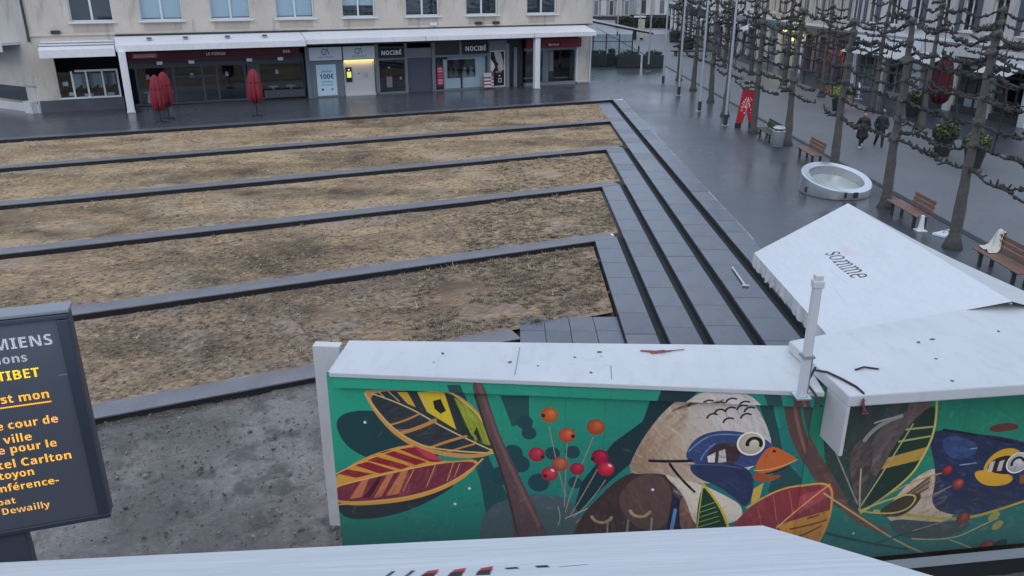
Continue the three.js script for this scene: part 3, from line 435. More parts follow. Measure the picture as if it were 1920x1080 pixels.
function wear(c, w, h, step, s) { // board joints, screws, scuffs and dirt low down
  let q = s; const r = () => (q = (q * 16807) % 2147483647) / 2147483647;
  for (let x = step; x < w - 40; x += step) { c.globalAlpha = 0.2; c.fillStyle = '#0a1a18'; c.fillRect(x, 0, 2.5, h); c.globalAlpha = 0.25; for (let y = 40; y < h; y += 150) for (const d of [-12, 12]) { c.beginPath(); c.arc(x + d, y, 3, 0, 7); c.fill(); } }
  for (let i = 0; i < 420; i++) { c.globalAlpha = 0.05 + 0.08 * r(); c.fillStyle = r() < 0.6 ? '#1c201c' : '#cfd6d2'; const x = r() * w, y = h * Math.sqrt(r()); c.beginPath(); c.ellipse(x, y, 2 + r() * 22, 1 + r() * 7, r() * 3, 0, 7); c.fill(); }
  for (let i = 0; i < 24; i++) { c.globalAlpha = 0.03 + 0.05 * r(); c.fillStyle = '#2a2c26'; c.fillRect(r() * w, 0, 2 + r() * 9, h * (0.15 + 0.5 * r())); }
  const lo = c.createLinearGradient(0, h * 0.6, 0, h); lo.addColorStop(0, 'rgba(62,64,56,0)'); lo.addColorStop(1, 'rgba(62,64,56,.5)'); c.globalAlpha = 1; c.fillStyle = lo; c.fillRect(0, 0, w, h);
}
function drawLeft(c, w, h) {
  const bg = c.createLinearGradient(0, 0, w * 0.2, h); bg.addColorStop(0, '#2aa07c'); bg.addColorStop(0.5, '#268c70'); bg.addColorStop(1, '#1f6e68'); c.fillStyle = bg; c.fillRect(0, 0, w, h); brush(c, w, h, 500, 11);
  // shadows painted behind the plants
  blob(c, '#1d3f41', [[14, 214], [172, 167], [356, 224], [539, 375], [322, 448], [154, 430], [40, 348]]);
  poly(c, '#234a4c', [[521, 22], [576, 19], [670, 314], [738, 502], [858, 736], [859, 899], [711, 910], [655, 507]]);
  poly(c, '#24504c', [[748, 80], [870, 74], [871, 198], [798, 228]]);
  for (const [x, y, r] of [[[853, 204],16],[[871, 256],15],[[974, 352],15],[[1061, 341],15],[[802, 361],20],[[833, 414],20],[[750, 479],22],[[916, 505],22],[[1075, 496],14]].map((a) => [a[0][0], a[0][1], a[1]])) { c.fillStyle = '#20454a'; c.beginPath(); c.arc(x, y, r * 2.15, 0, 7); c.fill(); }
  blob(c, '#2b3338', [[-12, 632], [7, 762], [209, 741], [410, 649], [584, 511], [364, 595], [141, 637]]);
  poly(c, '#1a3338', [[1395, -5], [1547, -12], [1449, 143], [1360, 330], [1219, 487], [1061, 694], [1103, 494], [1233, 284], [1351, 174]]);
  { const hz = [[653, 677], [798, 582], [916, 561], [1082, 579], [1163, 878], [649, 944]]; blob(c, '#44595a', hz); dabs(c, hz, ['#5b5a60', '#3a5654', '#6d6668', '#2f6a62'], 240, 60, -0.6, 14, 5, 0.25); }
  // yellow and dark leaf
  const leaf1 = [[149, 82], [201, 80], [387, 61], [525, 55], [638, 137], [705, 246], [742, 364], [610, 404], [421, 382], [293, 313], [205, 205]];
  blob(c, '#c98f4c', leaf1); blob(c, '#2f363a', [[167, 89], [387, 71], [525, 68], [628, 148], [691, 255], [723, 355], [610, 380], [426, 360], [306, 290], [222, 194]]);
  poly(c, '#d8bb2c', [[391, 79], [506, 68], [556, 256], [429, 173]]); poly(c, '#cfa53a', [[303, 83], [349, 81], [383, 154], [346, 138]]); poly(c, '#1f2420', [[458, 119], [491, 108], [513, 164], [489, 180], [464, 156]]);
  blob(c, '#8c962d', [[529, 80], [615, 138], [691, 249], [721, 338], [635, 305], [581, 213]]); poly(c, '#26332c', [[520, 81], [551, 105], [626, 295], [579, 271]]); line(c, '#9aa43a', 6, [[596, 134], [623, 211], [639, 311]]); poly(c, '#26332c', [[645, 236], [670, 314], [658, 320], [631, 268]]);
  dabs(c, [[167, 89], [222, 194], [306, 290], [426, 360], [610, 380], [723, 355], [519, 255], [337, 146]], ['#48525a', '#1f2528', '#5a6266', '#7b6a48'], 170, 46, -0.5, 4, 9, 0.45); dabs(c, [[529, 80], [615, 138], [691, 249], [721, 338], [635, 305], [581, 213]], ['#b9bf4a', '#5d6b28', '#d0cc62'], 90, 34, 1.0, 4, 13, 0.5);
  line(c, '#c9b878', 7, [[193, 96], [337, 141], [519, 263], [728, 360]]); for (const [a, b] of [[[266, 82], [310, 127]], [[224, 87], [250, 114]], [[402, 78], [442, 177]]]) line(c, '#bdb38a', 5, [a, b]);
  for (const [a, b, m, t] of [[[261, 247], [396, 185], [333, 225], 9], [[311, 285], [464, 213], [402, 253], 18], [[421, 360], [598, 286], [518, 312], 13], [[511, 372], [635, 322], [568, 347], 9], [[283, 270], [402, 248], [342, 273], 4]]) line(c, '#bf8748', t, [a, m, b]);
  line(c, '#cdb16a', 8, [[162, 97], [221, 204], [329, 311], [469, 368], [728, 365]]); line(c, '#cfc25e', 6, [[529, 70], [628, 142], [696, 249], [730, 354]]);
  // red leaf
  blob(c, '#d39a3d', [[-19, 532], [131, 420], [279, 357], [375, 335], [456, 380], [490, 427], [669, 390], [608, 487], [461, 589], [263, 658], [-32, 691]]);
  blob(c, '#74303c', [[-24, 589], [173, 515], [490, 427], [657, 407], [599, 477], [452, 569], [264, 632], [-30, 668]]);
  for (const p of [[[7, 511], [94, 528], [174, 501], [53, 486]], [[89, 461], [154, 441], [272, 479], [203, 499]], [[140, 430], [189, 411], [346, 452], [302, 471]], [[210, 388], [259, 374], [419, 426], [370, 445]], [[297, 367], [379, 351], [486, 422], [438, 425]]]) poly(c, '#8a2330', p);
  poly(c, '#b84050', [[356, 342], [449, 380], [500, 421], [420, 409]]);
  for (const p of [[[54, 645], [112, 630], [153, 528], [123, 532]], [[166, 633], [206, 619], [267, 496], [237, 503]], [[226, 617], [285, 602], [336, 469], [301, 483]]]) poly(c, '#c0764a', p); poly(c, '#471720', [[116, 636], [151, 628], [222, 504], [203, 511]]);
  for (const p of [[[414, 555], [457, 440]], [[507, 521], [538, 425]], [[541, 497], [566, 429]], [[306, 584], [360, 468]]]) line(c, '#c79a58', 4, p);
  dabs(c, [[-24, 589], [173, 515], [490, 427], [657, 407], [599, 477], [452, 569], [264, 632], [-30, 668]], ['#8d4a54', '#5a222e', '#a3636a', '#c08a86'], 190, 46, -1.1, 4, 15, 0.4); dabs(c, [[-19, 532], [131, 420], [279, 357], [375, 335], [491, 422], [174, 507]], ['#e6b45c', '#b87a30', '#a03640'], 130, 40, 0.5, 4, 17, 0.4);
  line(c, '#e0a95e', 7, [[-19, 586], [173, 515], [491, 422]]); line(c, '#d8a25c', 8, [[-26, 682], [264, 638], [462, 569], [618, 459], [669, 396]]); line(c, '#dca452', 6, [[-19, 526], [156, 413], [363, 341]]);
  // branch
  { const st = [[617, 0], [672, -2], [702, 129], [747, 278], [821, 453], [952, 745], [979, 891], [817, 902], [783, 583], [705, 286], [654, 131]]; blob(c, '#5a4645', st); dabs(c, st, ['#7a605c', '#45373a', '#8a6f68'], 260, 50, 1.25, 5, 3); } line(c, '#735754', 16, [[653, 8], [706, 206], [793, 443], [918, 732]]); line(c, '#3c2f30', 10, [[639, 80], [687, 260], [769, 500], [822, 783]]);
  // berries and stalks
  for (const p of [[[958, 220], [979, 351], [1035, 568]], [[1146, 263], [1100, 399], [1049, 595]], [[1170, 422], [1110, 563], [1061, 666]], [[1207, 474], [1153, 589], [1073, 679]], [[1330, 413], [1222, 557], [1086, 707]], [[1083, 468], [1053, 567], [1037, 653]], [[1035, 300], [1033, 485], [1031, 625]]]) line(c, '#8c8572', 5, p);
  line(c, '#b5a99a', 5, [[1222, 570], [1131, 633], [1037, 687]]); line(c, '#a59a8a', 5, [[1127, 647], [1086, 736], [1074, 810]]); line(c, '#a59a8a', 4, [[1003, 626], [1023, 682], [1005, 727]]);
  for (const [p, r, a, b, s] of [[[957, 163], 37, '#d9743c', '#a44a22', [-0.7, 0.1]], [[1034, 258], 36, '#d8693f', '#9c3f2a', [0.7, 0.1]], [[1155, 212], 38, '#c96332', '#8f3c20', 0], [[905, 361], 36, '#c83d52', '#8e1f33', [0.75, 0.3]], [[1007, 404], 37, '#c36a48', '#8b4430', 0], [[962, 458], 36, '#d2475a', '#93222f', [-0.5, 0.3]], [[1082, 424], 31, '#c0304e', '#861a30', 0], [[1179, 359], 38, '#c21f48', '#7b0f2a', [-0.8, 0.3]], [[1207, 417], 37, '#e03a55', '#a3152f', 0], [[1242, 541], 36, '#d84a5e', '#9c1e34', [-0.2, 0.5]]]) ball(c, p[0], p[1], r, a, b, s);
  c.fillStyle = '#f0b9bd'; for (const p of [[976, 438], [1224, 400]]) { c.beginPath(); c.ellipse(p[0], p[1], 10, 6, 0.6, 0, 7); c.fill(); }
  poly(c, '#234a48', [[1787, -18], [1855, -21], [1951, 324], [2053, 438], [1905, 501], [1920, 326]]); line(c, '#1f8a72', 14, [[1872, -21], [1878, 72], [1915, 171]]);
  // bird
  blob(c, '#3d302e', [[1286, 437], [1443, 395], [1565, 508], [1652, 727], [1665, 872], [1043, 916], [1097, 678], [1198, 544]]); blob(c, '#5a4440', [[1332, 445], [1434, 423], [1500, 498], [1505, 694], [1372, 746], [1246, 583]]);
  for (const [x, y] of [[1365, 623], [1198, 665]]) { c.strokeStyle = '#b19a6b'; c.lineWidth = 14; c.beginPath(); c.arc(x, y - 12, 46, 0.35, 2.75); c.stroke(); }
  for (const p of [[[1317, 678], [1312, 765]], [[1419, 663], [1419, 743]], [[1227, 683], [1226, 756]]]) line(c, '#9a9088', 8, p);
  poly(c, '#1a2236', [[1502, 526], [1545, 537], [1550, 734], [1485, 738]]); line(c, '#5b87b8', 16, [[1518, 611], [1508, 737]]);
  blob(c, '#7a5748', [[1526, 538], [1582, 548], [1629, 729], [1552, 763]]);
  const hd = c.createLinearGradient(...[1326, 332], ...[1814, 75]); hd.addColorStop(0, '#92785f'); hd.addColorStop(0.35, '#b39f88'); hd.addColorStop(0.7, '#c4bdb4'); hd.addColorStop(1, '#c6c3bf');
  blob(c, hd, [[1291, 447], [1335, 300], [1416, 145], [1497, 53], [1568, -8], [1708, -14], [1795, 56], [1868, 173], [1903, 288], [1763, 442], [1586, 479], [1445, 420]]);
  blob(c, '#cfc3ae', [[1440, 417], [1527, 456], [1607, 464], [1755, 538], [1804, 576], [1811, 646], [1673, 697], [1603, 688], [1556, 536]]); poly(c, '#c2a24a', [[1836, 486], [1881, 448], [1872, 531], [1839, 560]]);
  { const hp = [[1291, 447], [1335, 300], [1416, 145], [1497, 53], [1568, -8], [1708, -14], [1795, 56], [1868, 173], [1903, 288], [1763, 442], [1586, 479], [1445, 420]]; dabs(c, hp, ['#d8cdb8', '#a58c70', '#e6dfd2', '#8f745a', '#b9a78e'], 900, 34, 0.9, 4, 21, 0.4); dabs(c, [[1308, 427], [1357, 278], [1437, 131], [1530, 51], [1541, 190], [1461, 325]], ['#8f6f52', '#6f543f', '#b08c68'], 260, 38, -0.9, 5, 25, 0.35); }
  dabs(c, [[1332, 445], [1434, 423], [1565, 508], [1652, 727], [1665, 872], [1043, 916], [1131, 647]], ['#6a514a', '#2d2322', '#7d625a', '#4a3a3e'], 420, 44, 1.2, 6, 27, 0.35);
  for (let i = 0; i < 7; i++) line(c, ['#8a6a50', '#6f5544'][i % 2], 9, [[[1473, 117][0] + i * 22, [1473, 117][1] - i * 9], [[1473, 117][0] + i * 22 + 34, [1473, 117][1] - i * 9 - 22]]);
  for (const p of [[1618, 64], [1664, 42], [1717, 55], [1655, 113], [1699, 101], [1746, 88], [1696, 152], [1574, 57], [1765, 128], [1545, 83], [1628, 135], [1777, 97]]) { c.strokeStyle = '#2a2422'; c.lineWidth = 8; c.beginPath(); c.arc(p[0] + 14, p[1] + 14, 26, 3.3, 5.2); c.stroke(); }
  blob(c, '#36446a', [[1540, 363], [1548, 289], [1592, 229], [1674, 199], [1773, 204], [1888, 239], [1904, 301], [1841, 373], [1691, 387]]); line(c, '#6d83ab', 7, [[1554, 309], [1602, 244], [1679, 214], [1764, 220]]);
  blob(c, '#3c2b2c', [[1625, 348], [1646, 283], [1705, 254], [1773, 271], [1764, 356], [1690, 381]]); poly(c, '#d7cfc4', [[1632, 331], [1666, 308], [1666, 361], [1639, 363]]); poly(c, '#c9bdb0', [[1679, 302], [1704, 291], [1715, 353], [1680, 361]]); line(c, '#5f80b3', 7, [[1607, 349], [1621, 300], [1658, 267]]);
  blob(c, '#2b3350', [[1550, 373], [1666, 356], [1783, 365], [1837, 416], [1843, 519], [1818, 581], [1783, 550], [1699, 478], [1592, 441]]); line(c, '#4a587f', 6, [[1560, 378], [1666, 361], [1780, 382]]);
  line(c, '#15161d', 13, [[1391, 366], [1487, 366], [1567, 356]]); line(c, '#15161d', 11, [[1478, 377], [1519, 442], [1593, 512]]);
  dabs(c, [[1540, 363], [1592, 229], [1674, 199], [1888, 239], [1904, 301], [1841, 373], [1691, 387]], ['#4e6088', '#232d4c', '#7287ab'], 130, 40, 0.2, 4, 31, 0.3); dabs(c, [[1550, 373], [1783, 365], [1837, 416], [1818, 581], [1699, 478], [1592, 441]], ['#3f496c', '#1b2038', '#525d80'], 150, 40, 0.5, 5, 33, 0.35); dabs(c, [[1440, 417], [1607, 464], [1755, 538], [1811, 646], [1603, 688]], ['#e8dfce', '#a8967c', '#c9b795'], 160, 34, 0.7, 4, 35, 0.4);
  { const [x, y] = [1807, 259]; ball(c, x, y, 56, '#cfc6b0', '#a59a82'); c.strokeStyle = '#e6e0d0'; c.lineWidth = 8; c.beginPath(); c.arc(x, y, 54, 0, 7); c.stroke(); c.strokeStyle = '#191714'; c.lineWidth = 15; c.beginPath(); c.arc(x + 14, y, 28, 2.9, 6.5); c.stroke(); }
  blob(c, '#c0622f', [[1829, 384], [1867, 282], [1904, 264], [1965, 297], [2013, 326], [1935, 378], [1868, 409]]); blob(c, '#a04a26', [[1830, 395], [1895, 412], [1960, 403], [1924, 438], [1840, 448]]); line(c, '#d8a56b', 5, [[1834, 389], [1914, 390], [2004, 327]]); line(c, '#3a1a14', 7, [[1885, 402], [1941, 388], [1969, 366]]); c.fillStyle = '#3a1a14'; c.beginPath(); c.arc(...[1907, 290], 7, 0, 7); c.fill();
  blob(c, '#1f3a2c', [[1622, 472], [1671, 515], [1730, 609], [1766, 748], [1620, 758], [1611, 616]]); line(c, '#c9ad3c', 11, [[1626, 471], [1687, 542], [1743, 650], [1769, 734]]); line(c, '#b6a24a', 6, [[1626, 471], [1622, 588], [1619, 715]]); for (let i = 0; i < 5; i++) { const [x, y] = [1635, 573]; line(c, '#76934c', 5, [[x - 14, y + i * 26 + 20], [x + 50 + i * 7, y + i * 24 - 12]]); }
  // right branches, red leaf
   blob(c, '#5b433e', [[1899, -40], [1967, -43], [1998, 141], [2082, 317], [2213, 469], [2138, 487], [2016, 321], [1941, 170]]); line(c, '#7e5d50', 14, [[1943, -30], [1976, 168], [2063, 344]]); blob(c, '#3f4b46', [[1984, -19], [2058, -23], [2093, 162], [2229, 283], [2238, 494], [2103, 316], [2014, 166]]); poly(c, '#5a4a44', [[2061, 164], [2165, 286], [2242, 521], [2161, 418]]);
  blob(c, '#84363a', [[1745, 721], [1824, 589], [1926, 492], [2054, 446], [2180, 423], [2186, 566], [2166, 693], [2124, 810], [1938, 794]]); poly(c, '#c98a3a', [[1957, 664], [2054, 622], [2182, 566], [2148, 751], [2022, 731]]); poly(c, '#a84448', [[2040, 507], [2157, 451], [2159, 499], [2031, 612]]);
  for (const p of [[[2066, 714], [2117, 682], [2149, 655]], [[2021, 680], [2104, 655], [2167, 623]], [[2088, 619], [2120, 606]]]) line(c, '#7c3428', 9, p); for (const p of [[[1867, 572], [1896, 668]], [[1929, 513], [1956, 636]], [[1992, 482], [2020, 596]]]) line(c, '#a85a50', 5, p);
  dabs(c, [[1745, 721], [1824, 589], [1926, 492], [2054, 446], [2164, 434], [2050, 588], [1962, 707]], ['#a5524e', '#6b2a30', '#b9726a', '#7d3a3c'], 180, 46, 1.3, 5, 37, 0.4);
  line(c, '#cf9a48', 9, [[1823, 581], [1925, 486], [2054, 446], [2164, 434]]); line(c, '#d29a44', 10, [[2164, 434], [2180, 553], [2169, 665], [2140, 757]]); line(c, '#d9a865', 6, [[1961, 678], [2047, 561], [2156, 440]]);
  c.fillStyle = '#c9d6cf'; for (const p of [[153, 239], [607, 554], [540, 641], [1414, 512], [2267, 692]]) { c.beginPath(); c.arc(...p, 7, 0, 7); c.fill(); }
  wear(c, w, h, 1024, 77);
}
function drawRight(c, w, h) {
  const bg = c.createLinearGradient(0, 0, 0, h); bg.addColorStop(0, '#20785a'); bg.addColorStop(0.5, '#227c62'); bg.addColorStop(1, '#206a66'); c.fillStyle = bg; c.fillRect(0, 0, w, h); brush(c, w, h, 260, 23);
  { const bp = [[59, 123], [327, 152], [438, 210], [404, 353], [300, 539], [235, 623], [120, 522], [49, 303]]; blob(c, '#2c3f38', bp); dabs(c, bp, ['#4f4a45', '#22302b', '#5d534c', '#2a4a40', '#463a33'], 360, 60, 1.9, 7, 41, 0.6); }
  for (const [p, col] of [[[[220, 359], [251, 258], [336, 199], [418, 178], [396, 311], [321, 432], [259, 470]], '#574d4a'], [[[155, 375], [180, 293], [242, 319], [249, 469], [217, 576]], '#463d3a'], [[[327, 152], [426, 149], [417, 271], [360, 329]], '#6b5048']]) { blob(c, col, p); dabs(c, p, ['#80746e', '#332e2c', '#6a5a52'], 90, 50, 2.1, 6, 47, 0.6); }
  line(c, '#8d8887', 16, [[205, 306], [233, 246], [321, 222]]); line(c, '#a09a98', 7, [[229, 242], [279, 225], [325, 224]]);
  { const br = [[-118, 33], [-59, 37], [-27, 216], [58, 367], [207, 575], [150, 592], [-19, 360], [-81, 232]]; blob(c, '#5b433e', br); dabs(c, br, ['#7e6256', '#3f3130'], 120, 40, 1.2, 5, 49, 0.6); }
  { const lf = [[-212, 668], [-148, 541], [-78, 487], [18, 465], [126, 462], [132, 579], [120, 679], [81, 767], [-85, 750]]; blob(c, '#84363a', lf); poly(c, '#c98a3a', [[-71, 626], [14, 605], [130, 579], [102, 723], [-11, 711]]); poly(c, '#a84448', [[2, 511], [108, 482], [110, 522], [-7, 594]]); for (const p of [[[25, 681], [70, 663], [99, 645]], [[-15, 647], [58, 639], [115, 622]], [[44, 608], [82, 599]]]) line(c, '#7c3428', 7, p); dabs(c, lf, ['#a5524e', '#6b2a30', '#c07a5a'], 120, 36, 1.3, 4, 51, 0.5); line(c, '#d29a44', 8, [[-98, 485], [18, 465], [112, 469], [127, 567], [120, 656], [95, 727]]); line(c, '#d9a865', 5, [[-67, 637], [8, 556], [105, 473]]); }
  // second bird
  blob(c, '#c9b296', [[314, 642], [391, 493], [498, 426], [594, 500], [613, 683], [468, 680]]);
  blob(c, '#232c46', [[428, 296], [489, 287], [552, 306], [655, 321], [761, 344], [966, 422], [1007, 571], [873, 627], [753, 655], [607, 655], [498, 603], [503, 470]]); blob(c, '#33456b', [[479, 313], [575, 321], [647, 373], [606, 413], [524, 406]]); line(c, '#15182a', 10, [[489, 289], [657, 327], [831, 380]]); line(c, '#7d9ec0', 5, [[581, 437], [641, 434]]); line(c, '#7d9ec0', 4, [[607, 374], [631, 372]]);
  dabs(c, [[428, 296], [552, 306], [761, 344], [966, 422], [1007, 571], [753, 655], [607, 655], [498, 603], [503, 470]], ['#3d5080', '#161c34', '#5b6f9a', '#2c3550'], 320, 46, 0.3, 5, 43, 0.35); dabs(c, [[314, 642], [391, 493], [498, 426], [613, 683]], ['#e2d0b8', '#8d765c', '#5f4c3c'], 150, 50, -0.5, 4, 45, 0.45);
  for (let i = 0; i < 5; i++) line(c, ['#5a4638', '#877257'][i % 2], 8, [[[333, 610][0] + i * 16, [333, 610][1] - i * 16], [[478, 522][0], [478, 522][1] - i * 12]]);
  { const [x, y] = [745, 460]; c.strokeStyle = '#c79a24'; c.lineWidth = 30; c.beginPath(); c.arc(x + 8, y, 62, 2.1, 5.3); c.stroke(); blob(c, '#cf9c2a', [[639, 464], [710, 470], [810, 501], [788, 540], [705, 537], [657, 505]]); blob(c, '#2d2220', [[684, 464], [700, 425], [757, 409], [814, 435], [799, 496], [726, 485]]); for (const p of [[703, 456], [739, 455]]) poly(c, '#b8b0a8', [[p[0] - 8, p[1] - 20], [p[0] + 10, p[1] - 26], [p[0] + 8, p[1] + 20], [p[0] - 10, p[1] + 20]]); const d = [803, 447]; ball(c, d[0], d[1], 42, '#cfccc6', '#9a958c'); c.strokeStyle = '#e2e0da'; c.lineWidth = 5; c.beginPath(); c.arc(d[0], d[1], 41, 0, 7); c.stroke(); c.strokeStyle = '#1a1a1c'; c.lineWidth = 10; c.beginPath(); c.arc(d[0], d[1], 22, 2.8, 5.9); c.stroke(); poly(c, '#8a4a32', [[824, 498], [963, 528], [834, 539]]); }
  line(c, '#b8a53c', 12, [[291, 601], [460, 640], [611, 671], [753, 655], [1007, 571]]);
  // big green leaf
  blob(c, '#1d3227', [[441, 166], [451, 294], [421, 441], [323, 552], [233, 589], [281, 428], [348, 265]]); poly(c, '#b08d3c', [[302, 383], [439, 352], [430, 402], [285, 429]]); for (const p of [[[350, 276], [443, 273]], [[332, 322], [443, 310]]]) line(c, '#9aa35a', 8, p); line(c, '#c6b356', 8, [[439, 170], [459, 274], [439, 378], [391, 493], [240, 605]]); line(c, '#a8a26a', 6, [[370, 257], [301, 430], [229, 588]]); line(c, '#a8a070', 6, [[233, 589], [216, 488], [211, 422]]); line(c, '#8f8a80', 5, [[87, 306], [142, 416], [221, 565]]);
  blob(c, '#3c3327', [[292, 606], [400, 537], [472, 544], [426, 623], [358, 639]]); line(c, '#c6b356', 7, [[234, 595], [361, 545], [446, 544], [425, 607], [335, 623], [234, 595]]); line(c, '#9c8f5a', 6, [[286, 571], [389, 481], [536, 462]]);
  // twigs, buds, berries
  blob(c, '#6b4a3a', [[117, 500], [233, 611], [381, 706], [352, 714], [196, 630]]); blob(c, '#3b4a4c', [[337, 633], [550, 677], [696, 680], [645, 733], [524, 756], [393, 719]]);
  line(c, '#b7a877', 7, [[89, 509], [257, 636], [421, 757], [584, 841], [780, 862], [917, 804], [1055, 751]]); line(c, '#b9ae78', 6, [[459, 737], [610, 765], [723, 706], [780, 681]]); line(c, '#b9ae78', 5, [[608, 757], [725, 808], [779, 854]]); line(c, '#8c7a78', 6, [[456, 702], [590, 669], [628, 657]]); line(c, '#8d7a68', 5, [[476, 567], [578, 516]]);
  line(c, '#164447', 10, [[124, 680], [274, 737], [447, 783]]); line(c, '#164447', 8, [[316, 746], [412, 709], [494, 706]]);
  for (const [p, r, a] of [[[536, 455], 11, '#c0343c'], [[590, 517], 13, '#bf5a48'], [[643, 667], 14, '#a04436'], [[769, 812], 19, '#b8402e'], [[628, 831], 14, '#8c5662']]) ball(c, p[0], p[1], r * 1.9, a, '#5c2028'); c.fillStyle = '#15302f'; c.beginPath(); c.ellipse(...[816, 803], 34, 22, -0.6, 0, 7); c.fill(); c.fillStyle = '#a8a24c'; for (const p of [[765, 670], [788, 712]]) { c.beginPath(); c.ellipse(...p, 24, 17, -0.7, 0, 7); c.fill(); }
  blob(c, '#5e332c', [[652, 289], [715, 277], [772, 290], [769, 311], [674, 316]]); c.fillStyle = '#b9c4bc'; c.beginPath(); c.arc(...[226, 690], 5, 0, 7); c.fill(); wear(c, w, h, 560, 79);
}
const specks = (o, n, x0, x1, y, z0, z1) => { const g = []; for (let i = 0; i < n; i++) { const r = rr(0.012, 0.035); g.push(new THREE.CircleGeometry(r, 5).rotateX(-Math.PI / 2).scale(rr(0.8, 2.2), 1, 1).rotateY(rr(0, 3)).translate(rr(x0, x1), y, rr(z0, z1))); } const m = part(o, 'fallen_leaves', merge(g), std({ color: lin(0.1, 0.085, 0.07), roughness: 0.9 })); m.userData.kind = 'stuff'; };
{
  const o = thing('mural_stall', 'white roofed stall wall painted with a pale-headed bird, red berries and two large leaves', 'stall', [-2.52, 0, -10.08], -0.0855), LEN = 6.66;
  const wallMat = std({ map: art(2048, 990, drawLeft), color: lin(1.26, 1.18, 1.2), roughness: 0.55 });
  part(o, 'painted_wall', quad([-0.14, -0.9, -0.12], [6.687, -0.9, -0.12], [6.687, 2.4, -0.12], [-0.14, 2.4, -0.12], [0, 0, 1, 0, 1, 1, 0, 1]), wallMat);
  part(o, 'side_wall', merge([box(0.05, 3.25, 0.82, -0.115, 0.73, -0.54), box(6.7, 3.25, 0.06, 3.3, 0.73, -0.93)]), M.whiteWall);
  part(o, 'header', quad([-0.012, 2.22, 0.002], [LEN, 2.22, 0.002], [LEN, 2.4, 0.002], [-0.012, 2.4, 0.002], [0.02, 0.94, 0.98, 0.94, 0.98, 1, 0.02, 1]), wallMat);
  part(o, 'header_board', box(LEN, 0.18, 0.1, LEN / 2 - 0.01, 2.31, -0.052), std({ color: lin(0.02, 0.16, 0.12), roughness: 0.6 }));
  const rf = new THREE.Shape([[-0.03, -0.03], [LEN + 0.05, -0.03], [LEN + 0.05, 1.42], [-0.05, 1.03]].map((p) => new THREE.Vector2(...p)));
  const roof = part(o, 'roof', metreUV(new THREE.ExtrudeGeometry(rf, { depth: 0.05, bevelEnabled: true, bevelSize: 0.012, bevelThickness: 0.012, bevelSegments: 2 }).rotateX(-Math.PI / 2).translate(0, 2.415, 0)), M.white);
  part(roof, 'seam', box(0.012, 0.006, 0.9, 2.56, 2.479, -0.55), M.grey); part(roof, 'scratch', box(0.012, 0.006, 0.4, 3.9, 2.479, -0.3), M.grey);
  specks(o, 8, 0.3, 6.4, 2.482, -0.95, -0.1);
  const tw = part(o, 'fallen_twig', merge([tube([V(4.35, 2.49, -1.02), V(4.6, 2.5, -0.98), V(4.82, 2.49, -1.06)], [0.012, 0.018, 0.01], 5), tube([V(4.5, 2.49, -0.96), V(4.7, 2.51, -1.0)], [0.022, 0.02], 5), tube([V(4.7, 2.49, -1.03), V(5.0, 2.49, -1.12)], [0.01, 0.008], 4)]), std({ color: lin(0.25, 0.08, 0.06), roughness: 0.9 }));
  part(o, 'wing_panel', rbox(0.42, 3.3, 0.17, 0.012, -0.38, 0.785, -0.97), M.whiteWall);
}
{
  const o = thing('mural_stall', 'white flat roofed stall painted with a dark blue bird with a yellow eye ring', 'stall', [4.31, 0, -9.05], 0.131), LEN = 4.6;
  part(o, 'painted_wall', quad([-0.12, -0.5, -0.59], [4.147, -0.5, -0.59], [4.147, 2.478, -0.59], [-0.12, 2.478, -0.59], [0, 0, 1, 0, 1, 0.889, 0, 0.889]), std({ map: art(1024, 804, drawRight), color: lin(1.26, 1.18, 1.2), roughness: 0.55 }));
  const rs = new THREE.Shape([[0.02, 0.02], [LEN - 0.02, 0.02], [LEN - 0.02, 2.75], [1.1, 1.95], [0.02, 1.68]].map((p) => new THREE.Vector2(...p))); part(o, 'roof', metreUV(new THREE.ExtrudeGeometry(rs, { depth: 0.13, bevelEnabled: true, bevelSize: 0.02, bevelThickness: 0.02, bevelSegments: 2 }).rotateX(-Math.PI / 2).translate(0, 2.5, 0)), M.white); part(o, 'rear_wall', merge([box(LEN - 0.1, 3.3, 0.06, LEN / 2, 0.83, -1.8), box(0.06, 3.3, 1.2, 0.12, 0.83, -1.2), box(0.06, 3.3, 1.3, LEN - 0.03, 0.83, -1.15)]), M.whiteWall);
  part(o, 'cheek_panel', rbox(0.05, 0.74, 0.52, 0.008, 0.028, 2.11, -0.27), M.whiteWall); part(o, 'base_rail', box(LEN, 0.06, 0.14, LEN / 2, -0.53, -0.42), std({ color: lin(0.3, 0.33, 0.35), roughness: 0.5 })); part(o, 'base', box(LEN, 0.36, 0.1, LEN / 2, -0.74, -0.46), M.riser);
  specks(o, 5, 0.3, 3.4, 2.656, -1.7, -0.15);
  const P = [V(-0.1, 2.66, -0.72), V(0.02, 2.675, -0.62), V(0.12, 2.67, -0.42), V(0.2, 2.665, -0.2), V(0.21, 2.66, -0.03), V(0.2, 2.5, 0.02), V(0.19, 2.4, 0.02)]; part(o, 'cable', tube(P, P.map(() => 0.016), 6), M.black);
  part(o, 'cable', tube([V(0.45, 2.66, -0.66), V(0.6, 2.672, -0.7), V(0.78, 2.66, -0.64)], [0.014, 0.014, 0.014], 5), M.black); part(o, 'cable', tube([V(-0.05, 2.66, -0.8), V(-0.22, 2.5, -0.66), V(-0.24, 2.48, -0.4), V(-0.3, 2.47, -0.1)], [0.018, 0.018, 0.018, 0.018], 5), M.black);
  part(o, 'plant_debris', merge([0, 1, 2, 3, 4].map((i) => tube([V(0.19, 2.6 - i * 0.05, 0.03), V(0.16 + i * 0.03, 2.52 - i * 0.03, 0.05)], [0.02, 0.012], 5))), std({ color: lin(0.14, 0.05, 0.05), roughness: 0.9 }));
}
